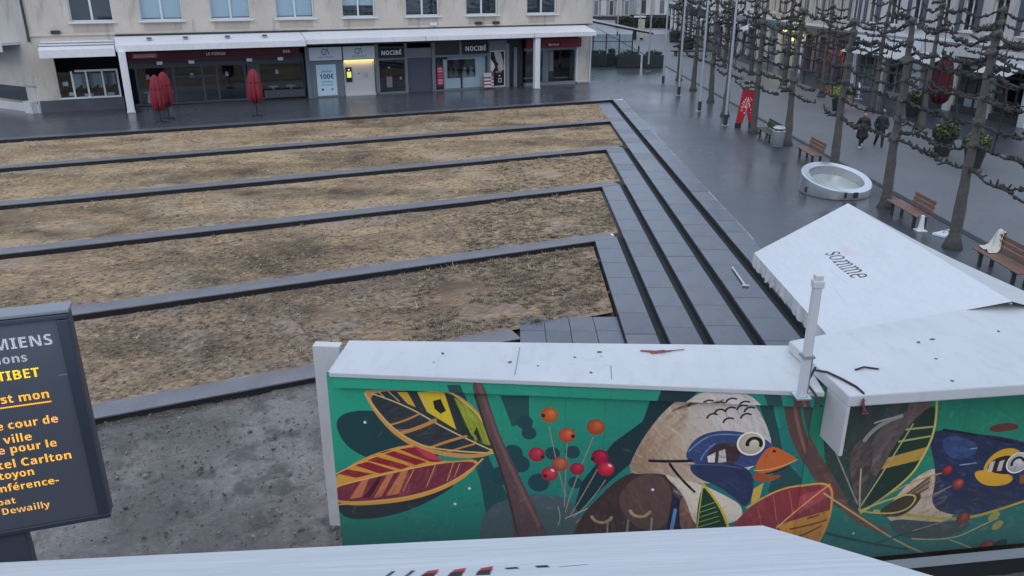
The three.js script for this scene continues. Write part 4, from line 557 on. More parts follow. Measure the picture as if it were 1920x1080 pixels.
{
  const o = thing('white_post', 'tall square white post standing on the roof corner where the painted stalls meet', 'post', [3.82, 2.47, -9.35], 0.06);
  part(o, 'shaft', rbox(0.1, 1.72, 0.1, 0.012, 0, 0.86, 0), M.whiteWall); part(o, 'collar', rbox(0.135, 0.1, 0.125, 0.015, 0, 1.6, 0), M.whiteWall); part(o, 'foot_plate', rbox(0.2, 0.03, 0.2, 0.006, 0, 0.015, 0), M.steel); part(o, 'bracket', merge([box(0.012, 0.55, 0.03, 0.075, 0.32, 0), box(0.16, 0.03, 0.14, 0, 0.6, 0)]), M.grey);
}
// ---------------------------------------------------------------- white fabric tents
function sheet(corners, nu, nv, sag, s, tautEdge = 1) { // fabric between four corners, with folds
  const P = [], U = [], I = [], [a, b, c, d] = corners.map((p) => V(...p)), q = V(), r = V();
  for (let j = 0; j <= nv; j++) for (let i = 0; i <= nu; i++) {
    const u = i / nu, v = j / nv; q.lerpVectors(a, b, u); r.lerpVectors(d, c, u); q.lerp(r, v);
    const e = Math.min(u, 1 - u) * 4 * Math.min(v, 1 - v) * 4, w = Math.min(1, e * 0.55);
    q.y += -sag * Math.sin(Math.PI * u) * Math.sin(Math.PI * v) + 0.09 * w * (fbm(u * 0.5 + 0.1, v * 0.5 + 0.2, 6, 4, s, 1, 1) - 0.5) + 0.022 * w * Math.sin(u * 26 + v * 9 + 3 * fbm(u, v, 4, 2, s + 5)) * (0.25 + Math.pow(v, 2));
    P.push(q.x, q.y, q.z); U.push(u, v);
  }
  for (let j = 0; j < nv; j++) for (let i = 0; i < nu; i++) { const k = j * (nu + 1) + i, m = k + nu + 1; I.push(k, k + 1, m, k + 1, m + 1, m); }
  const g = new THREE.BufferGeometry(); g.setAttribute('position', new THREE.Float32BufferAttribute(P, 3)); g.setAttribute('uv', new THREE.Float32BufferAttribute(U, 2)); g.setIndex(I); g.computeVertexNormals(); return g;
}
function valance(a, b, h, n, s) { // scalloped hanging edge
  const P = [], U = [], I = [], N = n * 8, A = V(...a), B = V(...b), q = V(), nrm = V().subVectors(B, A).cross(V(0, 1, 0)).normalize();
  for (let i = 0; i <= N; i++) { const u = i / N; q.lerpVectors(A, B, u); const f = 0.022 * Math.sin(u * N * 0.7 + s) + 0.02 * Math.sin(u * 31), d = h * (0.62 + 0.38 * Math.abs(Math.sin(u * n * Math.PI))); for (let j = 0; j <= 3; j++) { const k = j / 3; P.push(q.x + nrm.x * f * k, q.y - d * k, q.z + nrm.z * f * k); U.push(u * 3, k * 0.2); } }
  for (let i = 0; i < N; i++) for (let j = 0; j < 3; j++) { const k = i * 4 + j; I.push(k, k + 1, k + 4, k + 1, k + 5, k + 4); }
  const g = new THREE.BufferGeometry(); g.setAttribute('position', new THREE.Float32BufferAttribute(P, 3)); g.setAttribute('uv', new THREE.Float32BufferAttribute(U, 2)); g.setIndex(I); g.computeVertexNormals(); return g;
}
const fabric = (draw) => { // white fabric with its print
  const t = art(1024, 1024, (c, w, h) => { c.fillStyle = '#c9cacc'; c.fillRect(0, 0, w, h); for (let i = 0; i < 900; i++) { c.globalAlpha = 0.03; c.fillStyle = i % 2 ? '#8a8f98' : '#e6e8ec'; c.beginPath(); c.ellipse((i * 397) % w, (i * 611) % h, 10 + i % 60, 4 + i % 23, i, 0, 7); c.fill(); } c.globalAlpha = 1; draw(c, w, h); });
  return std({ map: t, roughness: 0.55, bumpMap: foldBump, bumpScale: 0.028, side: THREE.DoubleSide });
};
{
  const o = thing('market_tent', 'white gable market tent printed with slanted black lettering, beyond the painted stalls', 'tent', [0, 0, 0]);
  const LC = [5.15, 2.2, -16.15], NC = [5.15, 2.2, -11.9], R1 = [7.09, 3.22, -16.4], R2 = [8.02, 2.8, -11.9], LF = [9.05, 2.2, -16.4], NF = [9.9, 2.2, -12.2];
  part(o, 'roof_cover', sheet([LC, NC, R2, R1], 60, 40, 0.05, 301), fabric((c, w, h) => {
    // letters read along the eave, their tops towards the ridge
    c.save(); c.translate(w * 0.435, h - h * 0.52); c.rotate(0.05); c.scale(0.66, 1.6); c.fillStyle = '#17141a'; c.font = 'italic 126px serif'; c.textAlign = 'center'; c.textBaseline = 'middle'; c.fillText('somme', 0, 0); c.restore();
    const g = c.createRadialGradient(w * 0.33, h - h * 0.62, 4, w * 0.33, h - h * 0.62, 60); g.addColorStop(0, 'rgba(205,130,135,.22)'); g.addColorStop(1, 'rgba(220,120,120,0)'); c.fillStyle = g; c.fillRect(w * 0.2, h * 0.2, w * 0.3, h * 0.4);
    c.strokeStyle = '#b6b9bf'; c.lineWidth = 5; for (const [a, b, d, e] of [[0.44, 0.62, 0.6, 0.62], [0.62, 0.72, 0.78, 0.75]]) { c.beginPath(); c.moveTo(w * a, h * b); c.lineTo(w * d, h * e); c.stroke(); }
  }));
  part(o, 'rear_cover', sheet([R1, R2, NF, LF], 40, 20, 0.06, 311), M.cloth);
  part(o, 'valance', valance(LC, NC, 0.3, 15, 1), M.cloth); part(o, 'valance', valance(LC, R1, 0.16, 10, 2), M.cloth); part(o, 'valance', valance(LF, NF, 0.3, 15, 3), M.cloth);
  for (const [x, z] of [[7.1, -16.2], [7.6, -12.6], [9, -16.3], [9.2, -12.6]]) part(o, 'leg', cyl(0.02, 0.02, 2.2, 8, x, 0.0, z), M.frame);
  part(o, 'ridge_pole', tube([V(...R1), V(...R2)].map((p) => p.add(V(0, -0.04, 0))), [0.02, 0.02], 6), M.steel);
}
{
  const o = thing('market_tent', 'white market tent roof in the very front, with slanted red and black printing', 'tent', [0, 0, 0]);
  const E0 = [-9.2, 2.2, -6.14], E1 = [2.66, 2.2, -7.03], R0 = [-9.0, 3.3, -4.2], R1 = [3.32, 3.3, -4.95], N0 = [-9.2, 2.2, -2.3], N1 = [2.8, 2.2, -2.9];
  part(o, 'roof_cover', sheet([E0, E1, R1, R0], 110, 30, 0.02, 321), fabric((c, w, h) => {
    const Y = (v) => h - v * h; const X = (m) => (m + 9.2) / 11.86 * w;
    c.lineWidth = 3; c.strokeStyle = '#3a3a40'; for (const m of [-0.05 - 1.35, 0.02 - 1.25]) { c.beginPath(); c.moveTo(X(m), Y(0.612)); c.lineTo(X(m + 0.1), Y(0.500)); c.stroke(); }
    for (let i = 0; i < 3; i++) { const m = -1.08 + i * 0.235; c.fillStyle = '#a8323e'; c.beginPath(); c.moveTo(X(m + 0.06), Y(0.521)); c.lineTo(X(m + 0.17), Y(0.500)); c.lineTo(X(m + 0.12), Y(0.591)); c.lineTo(X(m + 0.0), Y(0.591)); c.fill(); c.fillStyle = '#1d1318'; c.beginPath(); c.moveTo(X(m + 0.02), Y(0.563)); c.lineTo(X(m + 0.13), Y(0.556)); c.lineTo(X(m + 0.07), Y(0.661)); c.lineTo(X(m - 0.05), Y(0.661)); c.fill(); }
    c.fillStyle = '#1d1d22'; for (const m of [-0.36, -0.1]) c.fillRect(X(m), Y(0.584), 9, 40); c.strokeStyle = '#1d1d22'; c.lineWidth = 4; c.beginPath(); c.moveTo(X(0.08), Y(0.584)); c.lineTo(X(0.34), Y(0.563)); c.stroke();
  }));
  part(o, 'front_cover', sheet([R0, R1, N1, N0], 60, 16, 0.03, 331), M.cloth); part(o, 'gable_cover', sheet([E1, [2.73, 2.2, -4.9], N1, R1].map((p, i) => i === 3 ? R1 : p), 10, 10, 0.0, 341), M.cloth);
  part(o, 'valance', valance(E0, E1, 0.25, 40, 4), M.cloth); part(o, 'valance', valance(E1, N1, 0.25, 14, 5), M.cloth);
  for (const [x, z] of [[2.6, -6.9], [2.7, -3], [-2.9, -6.45], [-2.9, -2.7], [-9, -6]]) part(o, 'leg', cyl(0.03, 0.03, 3.1, 8, x, -0.9, z), M.steel);
}
{ // city information screen
  const o = thing('information_screen', 'dark city information screen with amber lettering on a post, over the muddy ground', 'screen', [-6.62, -0.9, -8.62], 0.32), W = 2.5, Hh = 3.0, y0 = 1.72;
  part(o, 'casing', rbox(W, Hh, 0.24, 0.03, 0, y0 + Hh / 2, -0.14), std({ color: lin(0.045, 0.052, 0.072), roughness: 0.4 }));
  part(o, 'frame', merge([rbox(W, 0.07, 0.06, 0.012, 0, y0 + 0.04, 0.0), rbox(W, 0.06, 0.06, 0.012, 0, y0 + Hh - 0.04, 0.0), rbox(0.13, Hh - 0.16, 0.06, 0.012, W / 2 - 0.07, y0 + Hh / 2, 0), rbox(0.13, Hh - 0.16, 0.06, 0.012, -W / 2 + 0.07, y0 + Hh / 2, 0)]), std({ color: lin(0.04, 0.048, 0.07), roughness: 0.35 }));
  const S = 2.24, SH = 2.86, lines = [['#cfd2d6', 0.09, 0.075, 'MÉTROPOLE AMIENS', 0.2], ['#c2c6ca', 0.16, 0.06, 'expositions', 0.06], ['#ffcf1a', 0.236, 0.063, 'EXPO TIBET', 0.1], ['#ffae35', 0.344, 0.06, 'Le voyage est mon', 0.125], ['#ffb340', 0.471, 0.058, 'dans une cour de', 0.14], ['#ffb340', 0.54, 0.058, 'la vieille ville', -0.01], ['#ffb340', 0.59, 0.058, 'en scène pour le', 0.105], ['#ffb340', 0.662, 0.06, 'de l’hôtel Carlton', 0.165], ['#ffb340', 0.718, 0.054, 'Citoyon', -0.04], ['#ffb340', 0.782, 0.054, 'conférence-', 0.07], ['#e8a850', 0.85, 0.05, 'débat', -0.17], ['#e8a850', 0.9, 0.05, 'M. Dewailly', -0.005]];
  const draw = (glow) => (c, w, h) => {
    c.fillStyle = glow ? '#000' : '#565a63'; c.fillRect(0, 0, w, h); c.textBaseline = 'middle'; c.textAlign = 'right';
    for (const [col, y, s, t, dx] of lines) { c.font = `bold ${Math.round(s * h * 0.93)}px sans-serif`; c.fillStyle = glow && y < 0.2 ? '#777' : col; c.fillText(t, w * (0.76 + dx), y * h); }
    c.fillStyle = '#ffa51f'; c.fillRect(w * 0.05, h * 0.38, w * 0.835, h * 0.008); c.fillStyle = glow ? '#333' : '#8a8d92'; c.fillRect(w * 0.95, h * 0.262, w * 0.045, h * 0.004);
    c.fillStyle = glow ? '#000' : '#565a63'; c.globalAlpha = 0.55; for (let i = 0; i < h; i += 8) c.fillRect(0, i, w, 2); for (let i = 0; i < w; i += 8) c.fillRect(i, 0, 2, h); c.globalAlpha = 1;
  };
  part(o, 'screen', plane(S, SH), std({ map: art(800, 1056, draw(false)), emissiveMap: art(800, 1056, draw(true)), emissive: 0xffffff, emissiveIntensity: 1.25, roughness: 0.28 }), [0, y0 + Hh / 2, -0.012]);
  part(o, 'top_cap', rbox(W + 0.04, 0.05, 0.3, 0.015, 0, y0 + Hh + 0.02, -0.14), M.grey);
  part(o, 'post', merge([rbox(0.9, y0 + 0.02, 0.2, 0.02, -0.25, y0 / 2, -0.14), rbox(1.3, 0.1, 0.5, 0.02, -0.25, 0.05, -0.14)]), std({ color: lin(0.06, 0.07, 0.095), roughness: 0.45 }));
}

// ---------------------------------------------------------------- street side: poles, trees, benches, planters, people, shops
{
  const o = thing('flag_pole', '', 'flag pole', [12.02, 0, -45.4], 0);
  part(o, 'shaft', tube([V(0, 0.55, 0), V(0, 4, 0), V(0, 9.2, 0)], [0.085, 0.07, 0.045], 10), std({ color: lin(0.42, 0.44, 0.47), roughness: 0.4, metalness: 0.3 })); part(o, 'sleeve', cyl(0.11, 0.11, 0.6, 12), M.frameDark); part(o, 'base_plate', cyl(0.22, 0.22, 0.025, 16), M.steel); part(o, 'finial', new THREE.SphereGeometry(0.08, 10, 8).translate(0, 9.25, 0), M.steel);
  const L = ['nearest tall grey flag pole, right beside the red banner', 'second flag pole in the row counted from the red banner', 'third flag pole in the row counted from the red banner', 'fourth flag pole in the row counted from the red banner', 'fifth flag pole counted from the red banner, before the dark planter boxes', 'sixth flag pole from the red banner, behind the dark planter boxes', 'farthest and thinnest flag pole, at the far end of the row'];
  const P = [[12.02, -45.4], [11.72, -50.7], [11.88, -58.2], [11.95, -64.9], [12.3, -74.5], [14.6, -96], [15.6, -124]];
  P.forEach(([x, z], i) => { if (i) copy(o, L[i], [x, 0, z], i, 'flag poles along the walkway'); }); o.userData.label = L[0]; o.userData.group = 'flag poles along the walkway';
}
// pleached plane trees: a stem and tiers of knotted arms
function knot(r, x, y, z) { const k = new THREE.IcosahedronGeometry(r, 1), a = k.attributes.position; for (let j = 0; j < a.count; j++) { const h = 0.78 + 0.44 * hash(Math.round(a.getX(j) * 900), Math.round(a.getY(j) * 900), Math.round(a.getZ(j) * 900)); a.setXYZ(j, a.getX(j) * h, a.getY(j) * h * 0.9, a.getZ(j) * h); } k.computeVertexNormals(); return k.translate(x, y, z); }
function limb(len, r0, droop, wig) {
  const n = 14, pts = [], rad = []; let x = 0;
  for (let i = 0; i <= n; i++) { const t = i / n; x += rr(-wig, wig) * 0.6; pts.push(V(x, droop * Math.sin(Math.PI * t * 0.85) + rr(-wig, wig), t * len)); rad.push(r0 * (1 - 0.35 * t) * rr(0.8, 1.25)); }
  const g = [tube(pts, rad, 6, 0.12)], tw = [];
  for (let i = 1; i <= n; i++) {
    const p = pts[i]; if (rnd() < 0.5) g.push(knot(r0 * rr(1.2, 2.0), p.x, p.y + rr(-0.01, 0.04), p.z));
    for (let q = 0; q < 2; q++) if (rnd() < 0.5) { const d = V(rr(-0.6, 0.6), rr(-0.3, 1), rr(-0.5, 0.5)).normalize().multiplyScalar(rr(0.06, 0.2)); tw.push(tube([p, p.clone().addScaledVector(d, 0.6), p.clone().add(d)], [0.03, 0.028, 0.022], 5)); }
  }
  return [merge(g), merge(tw)];
}
function makeTree(h) {
  const o = thing('plane_tree', 'tree', 'tree', [0, 0, -60]);
  const pts = [], rad = []; let x = 0, z = 0; const n = 16;
  for (let i = 0; i <= n; i++) { const t = i / n; pts.push(V(x, t * h, z)); rad.push((0.225 - 0.14 * Math.sqrt(t)) * (i === 0 ? 1.35 : rr(0.94, 1.08))); x += rr(-0.025, 0.025); z += rr(-0.03, 0.03); }
  const tg = [tube(pts, rad, 10, 0.06)];
  const tiers = [2.5, 3.15, 3.8, 4.45, 5.1, 5.7, h - 0.05], tw = [], top = (y) => pts[Math.min(n, Math.round(y / h * n))];
  for (const y of tiers) { const p = top(y); tg.push(knot(rr(0.13, 0.2), p.x, y, p.z)); }
  part(o, 'trunk', merge(tg), M.bark);
  const crown = new THREE.Group(); crown.name = 'crown'; o.add(crown);
  const arm = (a, y, p, len, r, dr) => { const [g, t] = limb(len, r, dr, 0.04); g.rotateY(a).translate(p.x, y, p.z); t.rotateY(a).translate(p.x, y, p.z); part(crown, 'limb', g, M.limb); tw.push(t); };
  for (const y of tiers) {
    const p = top(y);
    for (const s of [0, 1]) arm(s * Math.PI + rr(-0.12, 0.12), y + rr(-0.06, 0.06), p, rr(2.35, 2.85), rr(0.036, 0.05), y > 5.3 ? rr(-0.42, -0.22) : rr(-0.3, -0.02));
    if (rnd() < 0.3) arm((rnd() < 0.5 ? 0.5 : 1.5) * Math.PI + rr(-0.7, 0.7), y + 0.1, p, rr(0.5, 0.9), 0.045, rr(0, 0.15));
  }
  for (const s of [-1, 1]) { const p0 = V(pts[5].x, 3.1, pts[5].z + s * rr(1, 1.4)), q = [p0, p0.clone().add(V(rr(-0.08, 0.08), 0.7, rr(-0.1, 0.1))), p0.clone().add(V(rr(-0.1, 0.1), 1.4, rr(-0.15, 0.15))), p0.clone().add(V(0, 2, rr(-0.1, 0.1)))]; part(crown, 'upright_shoot', tube(q, [0.03, 0.03, 0.026, 0.022], 6), M.limb); }
  const m = part(crown, 'twigs', merge(tw), M.limb); m.userData.kind = 'stuff'; return o;
}
{
  const trees = [makeTree(6.3), makeTree(6.25), makeTree(6.4), makeTree(6.15), makeTree(6.35)];
  const G1 = 'trained plane trees in a row along the walkway', G2 = 'trained plane trees in a row before the shops';
  const A = [[13.55, -18.7, 'trained plane tree at the right end of the row, mostly outside the picture'], [13.41, -23.2, 'nearest trained plane tree with a thick bare trunk, beside the bench with a cream cloth'], [13.35, -27.8, 'leaning trained plane tree between the metal ring and the bench with the white cone'], [13.5, -33.2, 'trained plane tree whose trunk rises just behind the metal ring'], [13.6, -39.5, 'trained plane tree standing by the grey litter bin'], [12.9, -42.9, 'trained plane tree right beside the red banner'], [12.8, -48.6, 'trained plane tree with a dark trunk just beyond the nearest flag pole'], [13.3, -54.5, 'trained plane tree, first one beyond the nearest flag pole and its dark trunk'], [13.4, -60.5, 'trained plane tree, second one beyond the nearest flag pole'], [13.6, -67, 'trained plane tree, third beyond the nearest flag pole, at the far end of the row']];
  const B = [[22.4, -38.6, 'trained plane tree of the shop side row nearest to the two dark planters'], [22.6, -44.5, 'trained plane tree in front of the folded red parasol by the shops'], [22.4, -50.5, 'trained plane tree behind the two walking people'], [21.6, -57, 'trained plane tree before the orange lit shop'], [21.2, -64, 'trained plane tree before the cream house with hanging lamps'], [20.6, -71, 'trained plane tree just beyond the house with hanging lamps'], [20.3, -79, 'slim trained plane tree on the pale pavement, right of the distant planters'], [20.4, -88, 'slim distant plane tree standing beside the far bench'], [21, -99, 'slim distant plane tree with its trunk behind the second tree planter'], [22.5, -114, 'slim most distant plane tree with its trunk at the first tree planter']];
  let i = 0; const first = new Set();
  for (const [list, g] of [[A, G1], [B, G2]]) for (const [x, z, label] of list) {
    const t = trees[i++ % 5], s = z < -75 ? 0.92 : 1;
    if (!first.has(t)) { first.add(t); t.position.set(x, 0, z); t.rotation.y = 0; t.userData.label = label; t.userData.group = g; }
    else { const c = copy(t, label, [x, 0, z], (i % 2) * Math.PI + rr(-0.08, 0.08), g); c.scale.set(s, rr(0.97, 1.03) * s, s); }
  }
}
// benches
function bench(label, pos, turn, mat, backFrom = -1.05, backTo = 1.05) {
  const o = thing('bench', label, 'bench', pos, turn);
  for (let i = 0; i < 4; i++) part(o, 'slat', rbox(2.2, 0.045, 0.115, 0.012, 0, 0.46, 0.2 - i * 0.128), mat);
  for (let i = 0; i < 3; i++) part(o, 'back_slat', rbox(backTo - backFrom, 0.13, 0.04, 0.012, (backFrom + backTo) / 2, 0.6 + i * 0.145, -0.27 - i * 0.03), mat, null);
  for (const s of [-0.8, 0.8]) part(o, 'leg', merge([box(0.07, 0.43, 0.09, s, 0.215, 0.15), box(0.07, 0.43, 0.09, s, 0.215, -0.2), box(0.07, 0.05, 0.5, s, 0.42, 0)]), M.frameDark);
  for (const s of [backFrom + 0.2, backTo - 0.2]) part(o, 'back_support', tube([V(s, 0.42, -0.22), V(s, 0.95, -0.37)], [0.02, 0.02], 6), M.frameDark);
  return o;
}
const BT = -Math.PI / 2;
bench('dark weathered bench beside the red banner and the litter bin', [13.05, 0, -40.9], BT, M.woodDark);
bench('small red-brown wooden bench between the litter bin and the metal ring', [13.4, 0, -35.8], BT, M.wood, -0.9, 0.95);
bench('red-brown wooden bench with a short backrest, next to the white cone', [13.35, 0, -26.1], BT, M.wood, -0.35, 1.05);
bench('red-brown wooden bench with a cream cloth over its end, at the right edge', [13.45, 0, -20.7], BT, M.wood);
{
  const P = [], U = [], I = [], N = 14; // cloth hanging over the backrest end
  const prof = [[0.1, 0.52], [-0.1, 0.5], [-0.2, 0.56], [-0.25, 0.75], [-0.33, 1.0], [-0.4, 1.02], [-0.42, 0.9], [-0.44, 0.75]];
  prof.forEach(([z, y], j) => { for (let i = 0; i <= N; i++) { const u = i / N, w = 0.62 - 0.05 * j; P.push(-1.12 + u * w, y + 0.03 * Math.sin(u * 11 + j) + 0.015, z + 0.03 * Math.sin(u * 9 + j * 1.3)); U.push(u, j / 8); } });
  for (let j = 0; j < prof.length - 1; j++) for (let i = 0; i < N; i++) { const a = j * (N + 1) + i, b = a + N + 1; I.push(a, a + 1, b, a + 1, b + 1, b); }
  const g = new THREE.BufferGeometry(); g.setAttribute('position', new THREE.Float32BufferAttribute(P, 3)); g.setAttribute('uv', new THREE.Float32BufferAttribute(U, 2)); g.setIndex(I); g.computeVertexNormals();
  const m = single('cloth', 'cream cloth thrown over the end of a wooden bench', 'cloth', g, std({ color: lin(0.62, 0.58, 0.5), roughness: 0.9, side: THREE.DoubleSide })); m.position.set(13.45, 0, -20.7); m.rotation.y = BT;
}
{
  const o = thing('litter_bin', 'grey round litter bin beside the dark bench', 'litter bin', [12.84, 0, -38.6]);
  part(o, 'body', new THREE.LatheGeometry([[0, 0.12], [0.25, 0.12], [0.3, 0.85], [0.27, 0.86], [0.24, 0.4], [0, 0.4]].map((p) => new THREE.Vector2(...p)), 20), M.grey); part(o, 'rim', new THREE.TorusGeometry(0.29, 0.03, 8, 24).rotateX(Math.PI / 2).translate(0, 0.87, 0), M.steel); part(o, 'lid', new THREE.LatheGeometry([[0, 1.12], [0.2, 1.1], [0.3, 1.03], [0.3, 1.0], [0, 1.02]].map((p) => new THREE.Vector2(...p)), 20), M.steel); for (let i = 0; i < 3; i++) part(o, 'lid_support', cyl(0.015, 0.015, 0.17, 6, 0.26 * Math.cos(i * 2.1), 0.86, 0.26 * Math.sin(i * 2.1)), M.steel); part(o, 'foot', cyl(0.2, 0.34, 0.12, 20), M.frameDark);
}
{
  const o = thing('traffic_cone', 'small white cone on a flat foot beside the bench with a short backrest', 'cone', [13.3, 0, -25.0]);
  part(o, 'cone', new THREE.LatheGeometry([[0.11, 0.03], [0.08, 0.2], [0.06, 0.5], [0.04, 0.52], [0, 0.52]].map((p) => new THREE.Vector2(...p)), 18), M.frameWhite); part(o, 'foot', rbox(0.32, 0.04, 0.32, 0.01, 0, 0.02, 0), M.frameWhite);
  const s = thing('paving_plate', 'loose pale plate lying on the ground beside the white cone', 'plate', [13.95, 0, -24.6], 0.5); part(s, 'plate', rbox(0.9, 0.07, 0.4, 0.01, 0, 0.035, 0), M.frameWhite); part(s, 'handle', tube([V(-0.2, 0.07, 0), V(-0.15, 0.14, 0), V(0.05, 0.14, 0), V(0.1, 0.07, 0)], [0.015, 0.015, 0.015, 0.015], 6), M.grey);
}
{ // red banner stand: a tall board with a notch below, on dark feet
  const o = thing('banner_stand', 'red banner with white print cut to two legs, beside the nearest flag pole', 'banner', [12.85, 0, -44.6], -0.3);
  const s = new THREE.Shape([[-0.46, 0.22], [-0.24, 2.1], [0.48, 1.95], [0.42, 0.3], [0.22, 0.3], [0.06, 1.0], [-0.12, 0.24]].map((p) => new THREE.Vector2(...p)));
  const g = new THREE.ExtrudeGeometry(s, { depth: 0.05, bevelEnabled: true, bevelSize: 0.01, bevelThickness: 0.01, bevelSegments: 1 }); const uv = g.attributes.uv, p = g.attributes.position; for (let i = 0; i < uv.count; i++) uv.setXY(i, (p.getX(i) + 0.5), p.getY(i) / 2.2);
  part(o, 'board', g, printed(256, 512, (c) => { c.fillStyle = '#a81228'; c.fillRect(0, 0, 256, 512); c.fillStyle = '#e8b9bd'; for (let i = 0; i < 26; i++) { const y = 120 + (i * 47) % 210; c.fillRect(60 + (i * 53) % 140, y, 6 + (i * 7) % 20, 5 + (i * 5) % 16); } c.strokeStyle = '#ecc4c6'; c.lineWidth = 9; c.beginPath(); c.moveTo(120, 260); c.lineTo(150, 130); c.lineTo(180, 250); c.moveTo(60, 250); c.lineTo(140, 240); c.stroke(); }));
  part(o, 'foot', rbox(0.34, 0.26, 0.3, 0.02, -0.32, 0.13, 0.02), M.black); part(o, 'foot', rbox(0.2, 0.32, 0.26, 0.02, 0.33, 0.16, 0.02), M.black); part(o, 'top_bar', tube([V(-0.32, 2.13, 0.02), V(0.52, 1.97, 0.02)], [0.035, 0.035], 8), M.black);
}
{ // tilted polished ring
  const o = thing('metal_ring', 'large tilted silver ring lying on the walkway, open in the middle', 'sculpture', [12.42, 0, -30.1], 0.1);
  const N = 72, R = 1.3, r = 1.0, P = [], I = [], top = (x, z) => 0.62 - z * 0.23 + x * -0.05;
  for (let i = 0; i <= N; i++) { const a = i / N * Math.PI * 2, c = Math.cos(a), s = Math.sin(a); for (const [k, low] of [[R - 0.02, 0], [R, 0.03], [R, 1], [R - 0.03, 2], [r + 0.03, 2], [r, 1], [r + 0.02, 3]]) { const x = c * k, z = s * k, t = top(x, z); P.push(x, low === 0 ? 0.01 : low === 0.03 ? 0.06 : low === 1 ? t - 0.03 : low === 2 ? t : t - 0.42, z); } }
  for (let i = 0; i < N; i++) for (let j = 0; j < 6; j++) { const a = i * 7 + j, b = a + 7; I.push(a, a + 1, b, b, a + 1, b + 1); }
  const g = new THREE.BufferGeometry(); g.setAttribute('position', new THREE.Float32BufferAttribute(P, 3)); g.setIndex(I); const q = toCreasedNormals(g, 0.6); metreUV(q);
  part(o, 'ring', q, std({ map: grime, color: lin(0.66, 0.68, 0.7), roughness: 0.28, metalness: 0.85, side: THREE.DoubleSide }));
  const d = new THREE.CircleGeometry(r + 0.01, 48).rotateX(-Math.PI / 2), a = d.attributes.position; for (let i = 0; i < a.count; i++) a.setY(i, top(a.getX(i), a.getZ(i)) - 0.36); d.computeVertexNormals();
  part(o, 'inner_disc', d, std({ map: grime, color: lin(0.42, 0.45, 0.42), roughness: 0.22, metalness: 0.25 }));
  for (const [t, w] of [[1.75, 0.1], [1.45, 0.2], [2.95, 0.12]]) part(o, 'vent', rbox(w, 0.22, 0.03, 0.01, 0, 0, 0), M.frameDark, [Math.cos(t) * R, 0.2, Math.sin(t) * R], [0, Math.PI / 2 - t, 0]);
}
// planters
const leafBits = (n, w, h, y, s) => { const g = []; let q = s; const r = () => (q = (q * 16807) % 2147483647) / 2147483647; for (let i = 0; i < n; i++) { const a = r() * 6.28, d = Math.sqrt(r()) * w, yy = y + r() * h * (1 - 0.5 * d / w), l = 0.05 + r() * 0.09; g.push(new THREE.PlaneGeometry(l, l * 1.7).rotateX(r() * 3).rotateY(r() * 6).rotateZ(r() * 2).translate(Math.cos(a) * d, yy, Math.sin(a) * d)); } return merge(g); };
{
  const make = (label, pos, col) => {
    const o = thing('planter', label, 'planter', pos, 0, 'conical planters along the shopping street');
    part(o, 'pot', new THREE.LatheGeometry([[0, 0], [0.29, 0], [0.31, 0.03], [0.45, 0.86], [0.49, 0.88], [0.49, 0.96], [0.44, 0.96], [0.42, 0.86], [0, 0.86]].map((p) => new THREE.Vector2(...p)), 28), M.pot);
    part(o, 'foliage', leafBits(700, 0.52, 0.75, 0.84, 91), std({ color: lin(...col), roughness: 0.8, side: THREE.DoubleSide })).userData.kind = 'stuff'; part(o, 'flowers', leafBits(90, 0.5, 0.55, 1.1, 17), std({ color: lin(0.16, 0.17, 0.07), roughness: 0.8, side: THREE.DoubleSide })).userData.kind = 'stuff';
    const st = []; for (let i = 0; i < 9; i++) { const a = i * 0.7; st.push(tube([V(0, 0.86, 0), V(Math.cos(a) * 0.2, 1.2, Math.sin(a) * 0.2), V(Math.cos(a) * 0.42, 1.45, Math.sin(a) * 0.42)], [0.012, 0.01, 0.006], 4)); } part(o, 'stem', merge(st), M.limb).userData.kind = 'stuff'; return o;
  };
  const a = make('dark conical planter with bushy greenery, left one of the near pair in the street', [19.99, 0, -37.0], [0.045, 0.06, 0.025]);
  copy(a, 'dark conical planter with bushy greenery, right and nearest one of the pair', [20.03, 0, -34.4], 1);
  const c = make('dark conical planter with bright yellow-green flowers before the orange lit shop', [20.4, 0, -50.8], [0.3, 0.32, 0.06]);
  copy(a, 'dark planter of greenery close to the shops, behind the walking people', [24, 0, -48.6], 2);
}
